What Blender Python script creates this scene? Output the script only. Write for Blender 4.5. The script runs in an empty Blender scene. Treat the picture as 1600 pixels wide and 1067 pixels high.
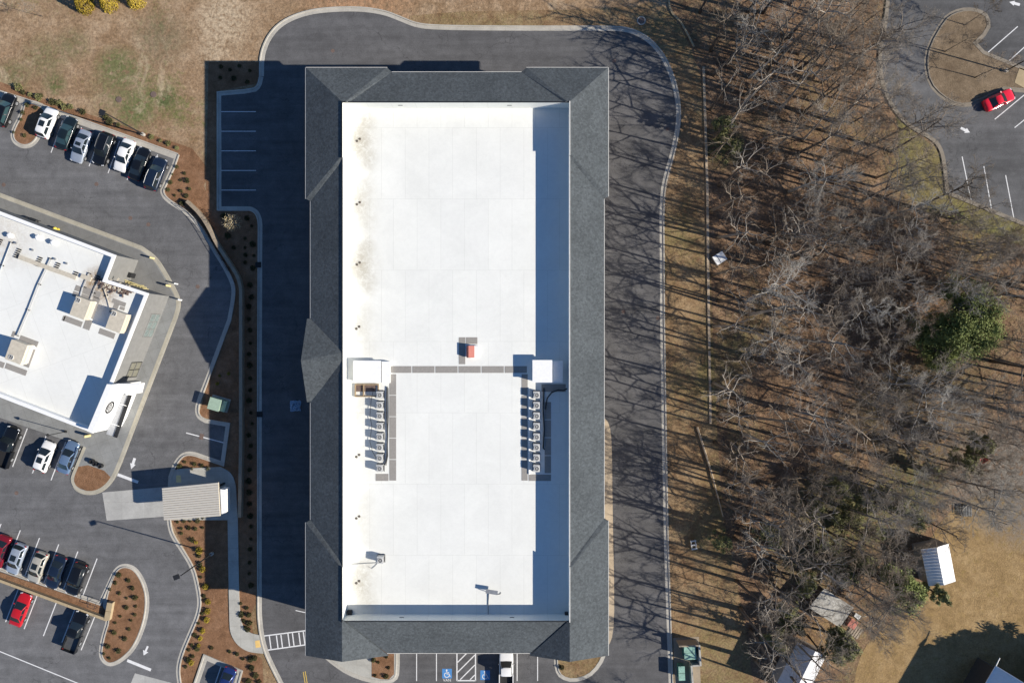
import bpy, bmesh, math, random
from mathutils import Vector, Matrix, geometry
from math import radians as R, sin, cos, pi, sqrt

# ------------------------------------------------------------------ camera, sky, sun, exposure
SC = bpy.context.scene
H = 95.2          # camera height (m)
S = 11.2          # ground scale: photograph pixels per metre
CX, CY = 800.0, 533.5
cam_d = bpy.data.cameras.new("camera")
cam = bpy.data.objects.new("camera", cam_d)
SC.collection.objects.link(cam)
cam.location = (0, 0, H)
cam.rotation_euler = (0, 0, 0)
cam_d.sensor_width = 36
cam_d.lens = 36 * (H * S) / 1600.0
cam_d.clip_start = 0.5
cam_d.clip_end = 3000
SC.camera = cam
SC.render.resolution_x = 1024
SC.render.resolution_y = 682

SUN_DX, SUN_DY = -1910.0, 530.0          # shadow offset (photo px) per unit height/H
EL = math.atan2(H * S, sqrt(SUN_DX ** 2 + SUN_DY ** 2))
to_sun = Vector((-SUN_DX, -SUN_DY, H * S)).normalized()
w = bpy.data.worlds.new("World"); SC.world = w; w.use_nodes = True
nt = w.node_tree
bg = nt.nodes["Background"]
sky = nt.nodes.new("ShaderNodeTexSky")
sky.sky_type = 'NISHITA'; sky.sun_disc = False
sky.sun_elevation = EL
sky.sun_rotation = math.atan2(to_sun.x, to_sun.y)
sky.altitude = 0; sky.air_density = 1.0; sky.dust_density = 0.0; sky.ozone_density = 7.0
nt.links.new(sky.outputs[0], bg.inputs[0])
bg.inputs[1].default_value = 0.074
sd = bpy.data.lights.new("sun", 'SUN'); so = bpy.data.objects.new("sun", sd)
SC.collection.objects.link(so)
sd.energy = 4.8; sd.angle = R(0.5); sd.color = (1.0, 0.925, 0.81)
so.rotation_euler = to_sun.to_track_quat('Z', 'Y').to_euler()
so.location = (60, -20, 60)
SC.view_settings.view_transform = 'Standard'
SC.view_settings.look = 'None'
SC.view_settings.gamma = 1
SC.view_settings.use_curve_mapping = False
SC.view_settings.exposure = 0.69

COL = SC.collection
RND = random.Random(11)

# ------------------------------------------------------------------ helpers
def P(px, py, z=0.0):
    """point at height z that the photograph shows at pixel (px, py)"""
    f = (H - z) / H / S
    return Vector(((px - CX) * f, (CY - py) * f, z))

def link(o, parent=None):
    COL.objects.link(o)
    if parent is not None:
        o.parent = parent
    return o

def tag(o, label=None, cat=None, group=None, kind=None):
    if label: o['label'] = label
    if cat: o['category'] = cat
    if group: o['group'] = group
    if kind: o['kind'] = kind
    return o

def empty(name, loc, rz=0.0, label=None, cat=None, group=None):
    o = bpy.data.objects.new(name, None)
    o.empty_display_size = 0.3
    COL.objects.link(o)
    o.location = loc; o.rotation_euler = (0, 0, rz)
    return tag(o, label, cat, group)

def meshobj(name, verts, faces, mat, parent=None, smooth=False):
    me = bpy.data.meshes.new(name)
    me.from_pydata([tuple(v) for v in verts], [], faces)
    if mat is not None: me.materials.append(mat)
    if smooth:
        for p in me.polygons: p.use_smooth = True
    me.update()
    o = bpy.data.objects.new(name, me)
    return link(o, parent)

def copy_tree(o, parent=None):
    c = o.copy(); COL.objects.link(c); c.parent = parent
    for ch in list(o.children):
        copy_tree(ch, c)
    return c

class MB:
    def __init__(s): s.v = []; s.f = []
    def add(s, vs, fs):
        n = len(s.v); s.v += [Vector(v) for v in vs]
        s.f += [tuple(i + n for i in f) for f in fs]
    def box(s, c, d, rz=0.0, top=1.0):
        x, y, z = d[0] / 2, d[1] / 2, d[2] / 2
        vs = []
        for dz, t in ((-z, 1), (z, top)):
            for a, b in ((-x, -y), (x, -y), (x, y), (-x, y)):
                a *= t; b *= t
                vs.append((c[0] + a * cos(rz) - b * sin(rz), c[1] + a * sin(rz) + b * cos(rz), c[2] + dz))
        s.add(vs, [(3, 2, 1, 0), (4, 5, 6, 7), (0, 1, 5, 4), (1, 2, 6, 5), (2, 3, 7, 6), (3, 0, 4, 7)])
    def tube(s, pts, rs, n=5, cap=True):
        pts = [Vector(p) for p in pts]
        if not isinstance(rs, (list, tuple)): rs = [rs] * len(pts)
        base = len(s.v); prev = None
        for i, p in enumerate(pts):
            if i == 0: d = pts[1] - pts[0]
            elif i == len(pts) - 1: d = pts[-1] - pts[-2]
            else: d = pts[i + 1] - pts[i - 1]
            d = d.normalized() if d.length > 1e-9 else Vector((0, 0, 1))
            if prev is None:
                a = Vector((0, 0, 1)) if abs(d.z) < 0.9 else Vector((1, 0, 0))
                u = d.cross(a).normalized()
            else:
                u = (prev - d * prev.dot(d))
                u = u.normalized() if u.length > 1e-6 else d.orthogonal().normalized()
            prev = u; q = d.cross(u)
            for k in range(n):
                t = 2 * pi * k / n
                s.v.append(p + (u * cos(t) + q * sin(t)) * rs[i])
        for i in range(len(pts) - 1):
            for k in range(n):
                a = base + i * n + k; b = base + i * n + (k + 1) % n
                s.f.append((a, b, b + n, a + n))
        if cap:
            s.f.append(tuple(base + k for k in range(n))[::-1])
            e = base + (len(pts) - 1) * n
            s.f.append(tuple(e + k for k in range(n)))
    def cyl(s, c, r, z0, z1, n=16, r1=None):
        if r1 is None: r1 = r
        b = len(s.v)
        for z, rr in ((z0, r), (z1, r1)):
            for k in range(n):
                t = 2 * pi * k / n
                s.v.append(Vector((c[0] + rr * cos(t), c[1] + rr * sin(t), z)))
        for k in range(n):
            s.f.append((b + k, b + (k + 1) % n, b + n + (k + 1) % n, b + n + k))
        s.f.append(tuple(b + n + k for k in range(n)))
        s.f.append(tuple(b + k for k in range(n))[::-1])
    def ring(s, c, r0, r1, z0, z1, n=20):
        b = len(s.v)
        for r, z in ((r0, z0), (r1, z0), (r1, z1), (r0, z1)):
            for k in range(n):
                t = 2 * pi * k / n
                s.v.append(Vector((c[0] + r * cos(t), c[1] + r * sin(t), z)))
        for j in range(4):
            for k in range(n):
                a = b + j * n; d = b + ((j + 1) % 4) * n
                s.f.append((a + k, a + (k + 1) % n, d + (k + 1) % n, d + k))
    def prism(s, poly, z0, z1, top=True):
        """poly: list of (x,y)"""
        poly = ccw(poly); n = len(poly); b = len(s.v)
        for z in (z0, z1):
            for p in poly: s.v.append(Vector((p[0], p[1], z)))
        for k in range(n):
            s.f.append((b + k, b + (k + 1) % n, b + n + (k + 1) % n, b + n + k))
        for t in (geometry.tessellate_polygon([[Vector((p[0], p[1], 0)) for p in poly]]) if top else []):
            t = orient(t, poly)
            s.f.append(tuple(b + n + i for i in t))
    def build(s, name, mat, parent=None, smooth=False):
        return meshobj(name, s.v, s.f, mat, parent, smooth)

def ccw(poly):
    a = sum(poly[i][0] * poly[(i + 1) % len(poly)][1] - poly[(i + 1) % len(poly)][0] * poly[i][1] for i in range(len(poly)))
    return list(poly) if a > 0 else list(poly)[::-1]

def orient(t, poly):
    a, b, c = (poly[i] for i in t)
    cr = (b[0] - a[0]) * (c[1] - a[1]) - (b[1] - a[1]) * (c[0] - a[0])
    return tuple(t) if cr > 0 else tuple(t)[::-1]

def smooth_path(pts, n=2, closed=False):
    """Chaikin corner cutting on a list of tuples"""
    pts = [tuple(p) for p in pts]
    for _ in range(n):
        out = []
        m = len(pts)
        rng = range(m) if closed else range(m - 1)
        if not closed: out.append(pts[0])
        for i in rng:
            a, b = pts[i], pts[(i + 1) % m]
            out.append((a[0] * .75 + b[0] * .25, a[1] * .75 + b[1] * .25))
            out.append((a[0] * .25 + b[0] * .75, a[1] * .25 + b[1] * .75))
        if not closed: out.append(pts[-1])
        pts = out
    return pts

def W2(pts, z=0.0):
    return [tuple(P(x, y, z)[:2]) for x, y in pts]

def offset_poly(poly, d):
    """inward offset of CCW polygon"""
    poly = ccw(poly); n = len(poly); out = []
    for i in range(n):
        a = Vector(poly[i - 1]); b = Vector(poly[i]); c = Vector(poly[(i + 1) % n])
        e1 = (b - a).normalized(); e2 = (c - b).normalized()
        n1 = Vector((-e1.y, e1.x)); n2 = Vector((-e2.y, e2.x))
        m = (n1 + n2); k = d / max(0.3, (1 + n1.dot(n2)))
        out.append(tuple(b + m * k))
    return out

def sheet(name, px, z, mat, parent=None, structure=True, thick=None):
    m = MB()
    poly = W2(px, 0)
    m.prism(poly, (z - thick) if thick else z - 0.003, z)
    o = m.build(name, mat, parent)
    if structure and parent is None: o['kind'] = 'structure'
    return o

def sweep(name, px, prof, mat, parent=None, closed=False, kind='structure'):
    """prof: list of (offset to the right of travel as seen from above, z)"""
    pts = [Vector(p) for p in W2(px)]
    m = MB(); n = len(pts); k = len(prof)
    for i in range(n):
        if closed: a, c = pts[i - 1], pts[(i + 1) % n]
        else: a, c = pts[max(0, i - 1)], pts[min(n - 1, i + 1)]
        b = pts[i]
        e1 = (b - a).normalized() if (b - a).length > 1e-6 else (c - b).normalized()
        e2 = (c - b).normalized() if (c - b).length > 1e-6 else e1
        n1 = Vector((e1.y, -e1.x)); n2 = Vector((e2.y, -e2.x))
        nn = (n1 + n2) / max(0.5, 1 + n1.dot(n2))
        for o, z in prof:
            q = b + nn * o
            m.v.append(Vector((q.x, q.y, z)))
    rng = n if closed else n - 1
    for i in range(rng):
        j = (i + 1) % n
        for t in range(k - 1):
            m.f.append((i * k + t, j * k + t, j * k + t + 1, i * k + t + 1))
    o = m.build(name, mat, parent)
    if parent is None and kind: o['kind'] = kind
    return o

# ------------------------------------------------------------------ materials
MATS = {}
def newmat(name):
    m = bpy.data.materials.new(name); m.use_nodes = True
    MATS[name] = m
    return m, m.node_tree.nodes, m.node_tree.links, m.node_tree.nodes['Principled BSDF']

def ramp(nodes, links, fac, stops):
    r = nodes.new('ShaderNodeValToRGB')
    while len(r.color_ramp.elements) > 1: r.color_ramp.elements.remove(r.color_ramp.elements[-1])
    for i, (p, c) in enumerate(stops):
        e = r.color_ramp.elements[0] if i == 0 else r.color_ramp.elements.new(p)
        e.position = p; e.color = (c[0], c[1], c[2], 1) if hasattr(c, '__len__') else (c, c, c, 1)
    links.new(fac, r.inputs[0])
    return r.outputs[0]

def noise(nodes, links, vec, scale, detail=4, rough=0.6, dist=0.0):
    n = nodes.new('ShaderNodeTexNoise')
    n.inputs['Scale'].default_value = scale; n.inputs['Detail'].default_value = detail
    n.inputs['Roughness'].default_value = rough; n.inputs['Distortion'].default_value = dist
    links.new(vec, n.inputs['Vector'])
    return n.outputs['Fac']

def mixc(nodes, links, fac, a, b, mode='MIX'):
    n = nodes.new('ShaderNodeMix'); n.data_type = 'RGBA'; n.blend_type = mode
    for k, v in ((0, fac), (6, a), (7, b)):
        if hasattr(v, 'is_linked') or isinstance(v, bpy.types.NodeSocket): links.new(v, n.inputs[k])
        elif k == 0: n.inputs[0].default_value = v
        else: n.inputs[k].default_value = (v[0], v[1], v[2], 1)
    return n.outputs[2]

def mathn(nodes, links, op, a, b=None, clamp=False):
    n = nodes.new('ShaderNodeMath'); n.operation = op; n.use_clamp = clamp
    for i, v in enumerate((a, b)):
        if v is None: continue
        if isinstance(v, bpy.types.NodeSocket): links.new(v, n.inputs[i])
        else: n.inputs[i].default_value = v
    return n.outputs[0]

def pos(nodes): return nodes.new('ShaderNodeNewGeometry').outputs['Position']

def bump(nodes, links, bsdf, h, strength=0.3, dist=0.05):
    b = nodes.new('ShaderNodeBump'); b.inputs['Strength'].default_value = strength
    b.inputs['Distance'].default_value = dist
    links.new(h, b.inputs['Height']); links.new(b.outputs[0], bsdf.inputs['Normal'])

def mat_simple(name, col, rough=0.6, metal=0.0, var=0.12, scale=3.0, coat=0.0, spec=0.5):
    m, N, L, B = newmat(name)
    tc = N.new('ShaderNodeTexCoord').outputs['Object']
    f = noise(N, L, tc, scale, 5)
    lo = tuple(c * (1 - var) for c in col); hi = tuple(min(1, c * (1 + var)) for c in col)
    L.new(ramp(N, L, f, [(0.3, lo), (0.7, hi)]), B.inputs['Base Color'])
    B.inputs['Roughness'].default_value = rough; B.inputs['Metallic'].default_value = metal
    B.inputs['Coat Weight'].default_value = coat; B.inputs['Coat Roughness'].default_value = 0.05
    B.inputs['Specular IOR Level'].default_value = spec
    return m

def mat_asphalt(name, base, patch=0.25, crack=True, tint=(1, 1, 1.03)):
    m, N, L, B = newmat(name)
    p = pos(N)
    big = noise(N, L, p, 0.06, 5, 0.6, 0.6)
    mid = noise(N, L, p, 0.55, 6, 0.65, 0.4)
    fine = noise(N, L, p, 9.0, 3, 0.7)
    mp = N.new('ShaderNodeMapping'); L.new(p, mp.inputs[0]); mp.inputs['Scale'].default_value = (0.10, 1.6, 1); mp.inputs['Rotation'].default_value = (0, 0, R(-20))
    streak = noise(N, L, mp.outputs[0], 0.6, 4, 0.6, 0.3)
    c = [b * t for b, t in zip((base,) * 3, tint)]
    col = ramp(N, L, big, [(0.3, [x * (1 - patch) for x in c]), (0.7, [x * (1 + patch) for x in c])])
    col = mixc(N, L, 1.0, col, ramp(N, L, mid, [(0.25, .76), (0.75, 1.2)]), 'MULTIPLY')
    col = mixc(N, L, 1.0, col, ramp(N, L, streak, [(0.3, .84), (0.7, 1.14)]), 'MULTIPLY')
    col = mixc(N, L, 1.0, col, ramp(N, L, fine, [(0.2, .72), (0.8, 1.28)]), 'MULTIPLY')
    oil = noise(N, L, p, 0.28, 6, 0.75, 1.2)
    col = mixc(N, L, ramp(N, L, oil, [(0.60, 0.0), (0.74, 0.5)]), col, [x * .5 for x in c])
    if crack:
        wv = N.new('ShaderNodeTexVoronoi'); wv.feature = 'DISTANCE_TO_EDGE'; wv.inputs['Scale'].default_value = 0.11
        wn = N.new('ShaderNodeTexNoise'); wn.inputs['Scale'].default_value = 0.5; wn.inputs['Detail'].default_value = 5; L.new(p, wn.inputs['Vector'])
        sc = N.new('ShaderNodeVectorMath'); sc.operation = 'SCALE'; L.new(wn.outputs['Color'], sc.inputs[0]); sc.inputs['Scale'].default_value = 5
        ad = N.new('ShaderNodeVectorMath'); L.new(p, ad.inputs[0]); L.new(sc.outputs[0], ad.inputs[1])
        L.new(ad.outputs[0], wv.inputs['Vector'])
        cr = ramp(N, L, wv.outputs['Distance'], [(0.0, 1.0), (0.009, 0.0)])
        gate = ramp(N, L, noise(N, L, p, 0.09, 2), [(0.46, 0.0), (0.56, 0.6)])
        col = mixc(N, L, mathn(N, L, 'MULTIPLY', cr, gate), col, [x * .35 for x in c])
    L.new(col, B.inputs['Base Color'])
    B.inputs['Roughness'].default_value = 0.92
    B.inputs['Specular IOR Level'].default_value = 0.25
    bump(N, L, B, fine, 0.35, 0.02)
    return m

def mat_ground(name, stops, green=None, gthr=(0.52, 0.66), big=0.05, fine=3.0, extra=(), bst=0.5, fdet=(.6, 1.35), spots=None, pale=None):
    m, N, L, B = newmat(name)
    p = pos(N)
    f1 = noise(N, L, p, 0.35, 8, 0.72, 0.5)
    f2 = noise(N, L, p, fine, 6, 0.75)
    f3 = noise(N, L, p, big, 4, 0.6, 0.6)
    f4 = noise(N, L, p, 1.4, 5, 0.7, 0.4)
    col = ramp(N, L, f1, stops)
    if green is not None:
        g = mathn(N, L, 'ADD', mathn(N, L, 'MULTIPLY', f3, 0.62), mathn(N, L, 'MULTIPLY', f4, 0.38))
        col = mixc(N, L, ramp(N, L, g, [(gthr[0], 0.0), (gthr[1], 0.85)]), col, green)
    for (ex, ey, er, ec, ea) in extra:
        dn = N.new('ShaderNodeVectorMath'); dn.operation = 'DISTANCE'; L.new(p, dn.inputs[0]); dn.inputs[1].default_value = (ex, ey, 0)
        mr = N.new('ShaderNodeMapRange'); L.new(dn.outputs['Value'], mr.inputs[0]); mr.inputs[1].default_value = 0; mr.inputs[2].default_value = er; mr.inputs[3].default_value = 1; mr.inputs[4].default_value = 0
        fm_ = mathn(N, L, 'MULTIPLY', mr.outputs[0], ramp(N, L, f4, [(0.36, 0.0), (0.56, 1.7)]), True)
        col = mixc(N, L, mathn(N, L, 'MULTIPLY', fm_, ea), col, ec)
    if pale is not None:
        f5 = noise(N, L, p, 0.12, 6, 0.7, 1.0)
        col = mixc(N, L, ramp(N, L, f5, [(0.56, 0.0), (0.7, 0.75)]), col, pale)
    if spots is not None:
        f6 = noise(N, L, p, 0.9, 5, 0.75, 0.3)
        col = mixc(N, L, ramp(N, L, f6, [(0.55, 0.0), (0.70, 0.8)]), col, spots)
    col = mixc(N, L, 1.0, col, ramp(N, L, f2, [(0.28, fdet[0]), (0.72, fdet[1])]), 'MULTIPLY')
    col = mixc(N, L, 1.0, col, ramp(N, L, f4, [(0.28, .78), (0.72, 1.2)]), 'MULTIPLY')
    L.new(col, B.inputs['Base Color'])
    B.inputs['Roughness'].default_value = 1.0
    B.inputs['Specular IOR Level'].default_value = 0.1
    hh = mathn(N, L, 'ADD', f2, f4)
    bump(N, L, B, hh, bst, 0.12)
    return m

def mat_concrete(name, col, joints=None, rot=0.0, stain=0.25):
    m, N, L, B = newmat(name)
    p = pos(N)
    f1 = noise(N, L, p, 0.5, 6, 0.7, 0.5); f2 = noise(N, L, p, 7, 4, 0.7)
    c = ramp(N, L, f1, [(0.25, [x * (1 - stain) for x in col]), (0.7, [min(1, x * 1.08) for x in col])])
    c = mixc(N, L, 1.0, c, ramp(N, L, f2, [(0.2, .86), (0.8, 1.1)]), 'MULTIPLY')
    if joints:
        mp = N.new('ShaderNodeMapping'); L.new(p, mp.inputs[0]); mp.inputs['Rotation'].default_value = (0, 0, rot)
        br = N.new('ShaderNodeTexBrick'); br.offset = 0.0
        br.inputs['Scale'].default_value = 1.0; br.inputs['Brick Width'].default_value = joints; br.inputs['Row Height'].default_value = joints
        br.inputs['Mortar Size'].default_value = 0.02; br.inputs['Mortar Smooth'].default_value = 0
        br.inputs['Color1'].default_value = (1, 1, 1, 1); br.inputs['Color2'].default_value = (.93, .93, .93, 1); br.inputs['Mortar'].default_value = (.78, .77, .75, 1)
        L.new(mp.outputs[0], br.inputs['Vector'])
        c = mixc(N, L, 1.0, c, br.outputs['Color'], 'MULTIPLY')
    L.new(c, B.inputs['Base Color'])
    B.inputs['Roughness'].default_value = 0.9
    B.inputs['Specular IOR Level'].default_value = 0.2
    bump(N, L, B, f2, 0.2, 0.02)
    return m

def mat_shingle(name, col):
    m, N, L, B = newmat(name)
    p = pos(N)
    f1 = noise(N, L, p, 3.2, 3, 0.6); f2 = noise(N, L, p, 0.25, 4); f3 = noise(N, L, p, 12, 2)
    vo = N.new('ShaderNodeTexVoronoi'); vo.inputs['Scale'].default_value = 4.5; L.new(p, vo.inputs['Vector'])
    bw = N.new('ShaderNodeSeparateColor'); L.new(vo.outputs['Color'], bw.inputs[0])
    c = ramp(N, L, f1, [(0.25, [x * .84 for x in col]), (0.75, [x * 1.17 for x in col])])
    c = mixc(N, L, 1.0, c, ramp(N, L, bw.outputs[0], [(0.0, .82), (1.0, 1.17)]), 'MULTIPLY')
    c = mixc(N, L, 1.0, c, ramp(N, L, f2, [(0.3, .88), (0.7, 1.12)]), 'MULTIPLY')
    c = mixc(N, L, 1.0, c, ramp(N, L, f3, [(0.3, .85), (0.7, 1.15)]), 'MULTIPLY')
    L.new(c, B.inputs['Base Color']); B.inputs['Roughness'].default_value = 0.95; B.inputs['Specular IOR Level'].default_value = 0.2
    bump(N, L, B, bw.outputs[1], 0.35, 0.03)
    return m

def mat_membrane(name, col, drains=(), seams=True, rot=0.0, tan=(.44, .41, .34), dirt=0.10):
    m, N, L, B = newmat(name)
    p = pos(N)
    f1 = noise(N, L, p, 0.18, 6, 0.7, 0.6); f2 = noise(N, L, p, 2.2, 6, 0.75)
    c = ramp(N, L, f1, [(0.3, [x * (1 - dirt) for x in col]), (0.7, col)])
    c = mixc(N, L, 1.0, c, ramp(N, L, f2, [(0.3, .95), (0.6, 1.0)]), 'MULTIPLY')
    if seams:
        mp = N.new('ShaderNodeMapping'); L.new(p, mp.inputs[0]); mp.inputs['Rotation'].default_value = (0, 0, rot)
        br = N.new('ShaderNodeTexBrick'); br.offset = 0.5
        br.inputs['Scale'].default_value = 1.0; br.inputs['Brick Width'].default_value = 3.0; br.inputs['Row Height'].default_value = 9.0
        br.inputs['Mortar Size'].default_value = 0.035; br.inputs['Mortar Smooth'].default_value = 0.3
        br.inputs['Color1'].default_value = (1, 1, 1, 1); br.inputs['Color2'].default_value = (.975, .975, .98, 1); br.inputs['Mortar'].default_value = (.885, .885, .88, 1)
        L.new(mp.outputs[0], br.inputs['Vector'])
        c = mixc(N, L, 1.0, c, br.outputs['Color'], 'MULTIPLY')
    sp = noise(N, L, p, 1.6, 7, 0.8, 0.8)
    for (x, y, r, amt) in drains:
        d = N.new('ShaderNodeVectorMath'); d.operation = 'DISTANCE'; L.new(p, d.inputs[0]); d.inputs[1].default_value = (x, y, 0)
        sx = N.new('ShaderNodeVectorMath'); sx.operation = 'MULTIPLY'; L.new(p, sx.inputs[0]); sx.inputs[1].default_value = (1, 0.8, 0)
        d.inputs[1].default_value = (x, y * 0.8, 0); L.new(sx.outputs[0], d.inputs[0])
        mm = N.new('ShaderNodeMapRange'); L.new(d.outputs['Value'], mm.inputs[0]); mm.inputs[1].default_value = 0; mm.inputs[2].default_value = r; mm.inputs[3].default_value = amt; mm.inputs[4].default_value = 0
        ff = mathn(N, L, 'MULTIPLY', mm.outputs[0], ramp(N, L, sp, [(0.35, 0.15), (0.6, 1.3)]), True)
        c = mixc(N, L, ff, c, tan)
    L.new(c, B.inputs['Base Color']); B.inputs['Roughness'].default_value = 0.7; B.inputs['Specular IOR Level'].default_value = 0.25
    return m

def mat_leaf(name, a, b):
    m, N, L, B = newmat(name)
    oi = N.new('ShaderNodeObjectInfo').outputs['Random']
    f = noise(N, L, N.new('ShaderNodeTexCoord').outputs['Object'], 1.7, 5, 0.7)
    t = mathn(N, L, 'ADD', mathn(N, L, 'MULTIPLY', oi, 0.35), mathn(N, L, 'MULTIPLY', f, 0.75))
    L.new(ramp(N, L, t, [(0.25, a), (0.8, b)]), B.inputs['Base Color'])
    B.inputs['Roughness'].default_value = 0.75; B.inputs['Specular IOR Level'].default_value = 0.25
    return m

def mat_bark(name, a, b):
    m, N, L, B = newmat(name)
    oi = N.new('ShaderNodeObjectInfo').outputs['Random']
    f = noise(N, L, N.new('ShaderNodeTexCoord').outputs['Object'], 1.2, 5, 0.7)
    t = mathn(N, L, 'ADD', mathn(N, L, 'MULTIPLY', oi, 0.5), mathn(N, L, 'MULTIPLY', f, 0.6))
    L.new(ramp(N, L, t, [(0.2, a), (0.9, b)]), B.inputs['Base Color'])
    B.inputs['Roughness'].default_value = 0.95; B.inputs['Specular IOR Level'].default_value = 0.15
    return m

def mat_paint(name, col, metal=0.25, rough=0.28):
    m, N, L, B = newmat(name)
    f = noise(N, L, N.new('ShaderNodeTexCoord').outputs['Object'], 2.5, 5, .7)
    L.new(ramp(N, L, f, [(0.3, [x * .92 for x in col]), (0.7, col)]), B.inputs['Base Color'])
    B.inputs['Metallic'].default_value = metal; B.inputs['Roughness'].default_value = rough
    B.inputs['Coat Weight'].default_value = 0.6; B.inputs['Coat Roughness'].default_value = 0.06
    return m

M_field = mat_ground('dry_field', [(0.25, (.19, .115, .060)), (0.5, (.285, .195, .12)), (0.75, (.41, .305, .205))], green=(.115, .125, .042), gthr=(.54, .64), pale=(.48, .38, .26), fine=2.6, extra=[(*P(x_, y_)[:2], r_, c_, a_) for x_, y_, r_, c_, a_ in ((182, 105, 3.6, (.105, .125, .045), .85), (213, 170, 3.4, (.10, .13, .045), .85), (195, 140, 6, (.14, .14, .065), .6), (258, 153, 1.9, (.08, .10, .04), .85), (70, 90, 4, (.13, .13, .06), .6), (20, 120, 3, (.12, .125, .055), .7), (86, 132, 2.0, (.09, .11, .04), .8), (250, 60, 5, (.15, .13, .08), .6), (115, 70, 3, (.13, .125, .06), .6), (345, 45, 5, (.46, .37, .26), .5), (352, 20, 4.5, (.47, .38, .27), .5), (332, 85, 2.5, (.46, .37, .26), .5), (560, 4, 9, (.36, .21, .12), .8))], big=.05, fdet=(.5, 1.45))
M_strip = mat_ground('dry_verge_grass', [(0.25, (.16, .090, .046)), (0.5, (.25, .168, .095)), (0.75, (.36, .265, .16))], green=(.155, .14, .055), gthr=(.47, .66), fine=3.5, spots=(.19, .105, .06), fdet=(.5, 1.45))
FX = [(*P(x_, y_)[:2], r_, c_, a_) for x_, y_, r_, c_, a_ in ((1300, 800, 8, (.115, .12, .05), .75), (1380, 800, 7, (.13, .13, .06), .75), (1260, 880, 7, (.125, .12, .06), .7), (1430, 760, 6, (.13, .13, .06), .7), (1130, 230, 4, (.09, .11, .04), .7), (1600, 765, 13, (.18, .158, .135), 1.0), (1560, 745, 9, (.18, .16, .135), 1.0), (1300, 990, 5, (.27, .18, .09), .8), (1440, 270, 6, (.20, .175, .07), .9), (1540, 350, 6, (.21, .17, .07), .8))]
YX = [(*P(x_, y_)[:2], r_, c_, a_) for x_, y_, r_, c_, a_ in ((1600, 770, 9, (.18, .158, .135), 1.0), (1555, 765, 6.5, (.18, .16, .135), 1.0), (1660, 765, 11, (.18, .158, .135), 1.0))]
M_floor = mat_ground('leaf_litter', [(0.22, (.11, .062, .036)), (0.5, (.215, .136, .083)), (0.78, (.36, .25, .165))], green=(.145, .128, .06), gthr=(.52, .67), extra=FX, fine=4.0, spots=(.115, .085, .060), fdet=(.4, 1.6), bst=.8)
M_yard = mat_ground('yard_grass', [(0.25, (.21, .138, .062)), (0.5, (.30, .203, .098)), (0.75, (.38, .27, .142))], fine=5.0, spots=(.27, .19, .07), fdet=(.68, 1.26), extra=YX)
M_gravel = mat_ground('gravel', [(0.25, (.13, .105, .08)), (0.5, (.185, .15, .115)), (0.75, (.25, .21, .165))], fine=5.0, spots=(.22, .16, .08), green=(.14, .12, .06))
M_mulch = mat_ground('pine_mulch', [(0.25, (.13, .070, .038)), (0.5, (.215, .118, .066)), (0.75, (.30, .18, .11))], fine=9.0, fdet=(.55, 1.4))
M_asph_left = mat_asphalt('worn_asphalt', 0.128, 0.18)
M_asph_drive = mat_asphalt('drive_asphalt', 0.104, 0.16, tint=(1.0, .99, 1.02))
M_asph_right = mat_asphalt('patched_asphalt', 0.108, 0.34)
M_kerb = mat_concrete('kerb_concrete', (.46, .435, .385), joints=3.1, rot=R(7))
M_kerb_old = mat_concrete('old_kerb_concrete', (.27, .235, .19), stain=.4)
M_walk = mat_concrete('pavement_concrete', (.265, .27, .265), joints=1.6, rot=R(-20))
M_walk2 = mat_concrete('walk_concrete', (.44, .43, .39), joints=1.8)
M_grey = mat_concrete('grey_paving', (.20, .20, .195), joints=2.6, rot=R(-20))
M_line = mat_simple('road_paint', (.66, .66, .66), .8, var=.16, scale=9)
M_yline = mat_simple('yellow_paint', (.62, .42, .08), .8)
M_blue = mat_simple('blue_paint', (.06, .22, .50), .8)
M_shingle = mat_shingle('slate_shingle', (.078, .088, .094))
M_white = mat_simple('white_metal', (.80, .80, .79), .45, var=.05)
M_wall = mat_simple('cream_stucco', (.42, .36, .28), .9)
M_trim = mat_simple('pale_trim', (.62, .60, .56), .6)
M_dark = mat_simple('dark_metal', (.022, .023, .025), .5, .2)
M_black = mat_simple('black_rubber', (.012, .012, .013), .8)
M_grille = mat_simple('grille_metal', (.10, .105, .11), .5, .4)
M_unit = mat_simple('unit_metal', (.55, .55, .53), .5, .1)
M_cream = mat_simple('cream_metal', (.52, .47, .38), .6)
M_pad = mat_simple('walkway_pad', (.27, .255, .235), .9, var=.1, scale=5)
M_red = mat_simple('red_metal', (.36, .10, .075), .6)
M_galv = mat_simple('galvanised_steel', (.36, .37, .38), .45, .6)
M_tanwall = mat_concrete('tan_block', (.42, .33, .205))
M_graywall = mat_concrete('wall_block', (.33, .27, .20))
M_glass = mat_simple('dark_glass', (.014, .020, .024), .06, 0.0, var=.05, spec=.8)
M_tealglass = mat_simple('teal_glass', (.030, .060, .065), .08, 0.0, var=.05, spec=.8)
M_wood = mat_simple('timber', (.30, .22, .13), .9, var=.3)
M_green = mat_simple('green_enamel', (.30, .40, .31), .5, var=.1)
M_binGreen = mat_simple('bin_green', (.07, .20, .15), .6, var=.2)
M_binLid = mat_simple('bin_lid', (.22, .38, .31), .55, var=.3)
M_yellow = mat_simple('yellow_enamel', (.62, .48, .06), .5)
M_cream_y = mat_simple('faded_yellow', (.62, .53, .26), .7)
M_rust = mat_simple('rusty_iron', (.135, .095, .08), .9, var=.3, scale=8)
M_concretebright = mat_concrete('pale_apron', (.42, .415, .395), joints=3.2)
M_bark = [mat_bark('grey_bark', (.17, .145, .12), (.36, .315, .265)), mat_bark('brown_bark', (.13, .105, .08), (.30, .245, .19)), mat_bark('pale_bark', (.24, .22, .19), (.46, .43, .385))]
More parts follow.
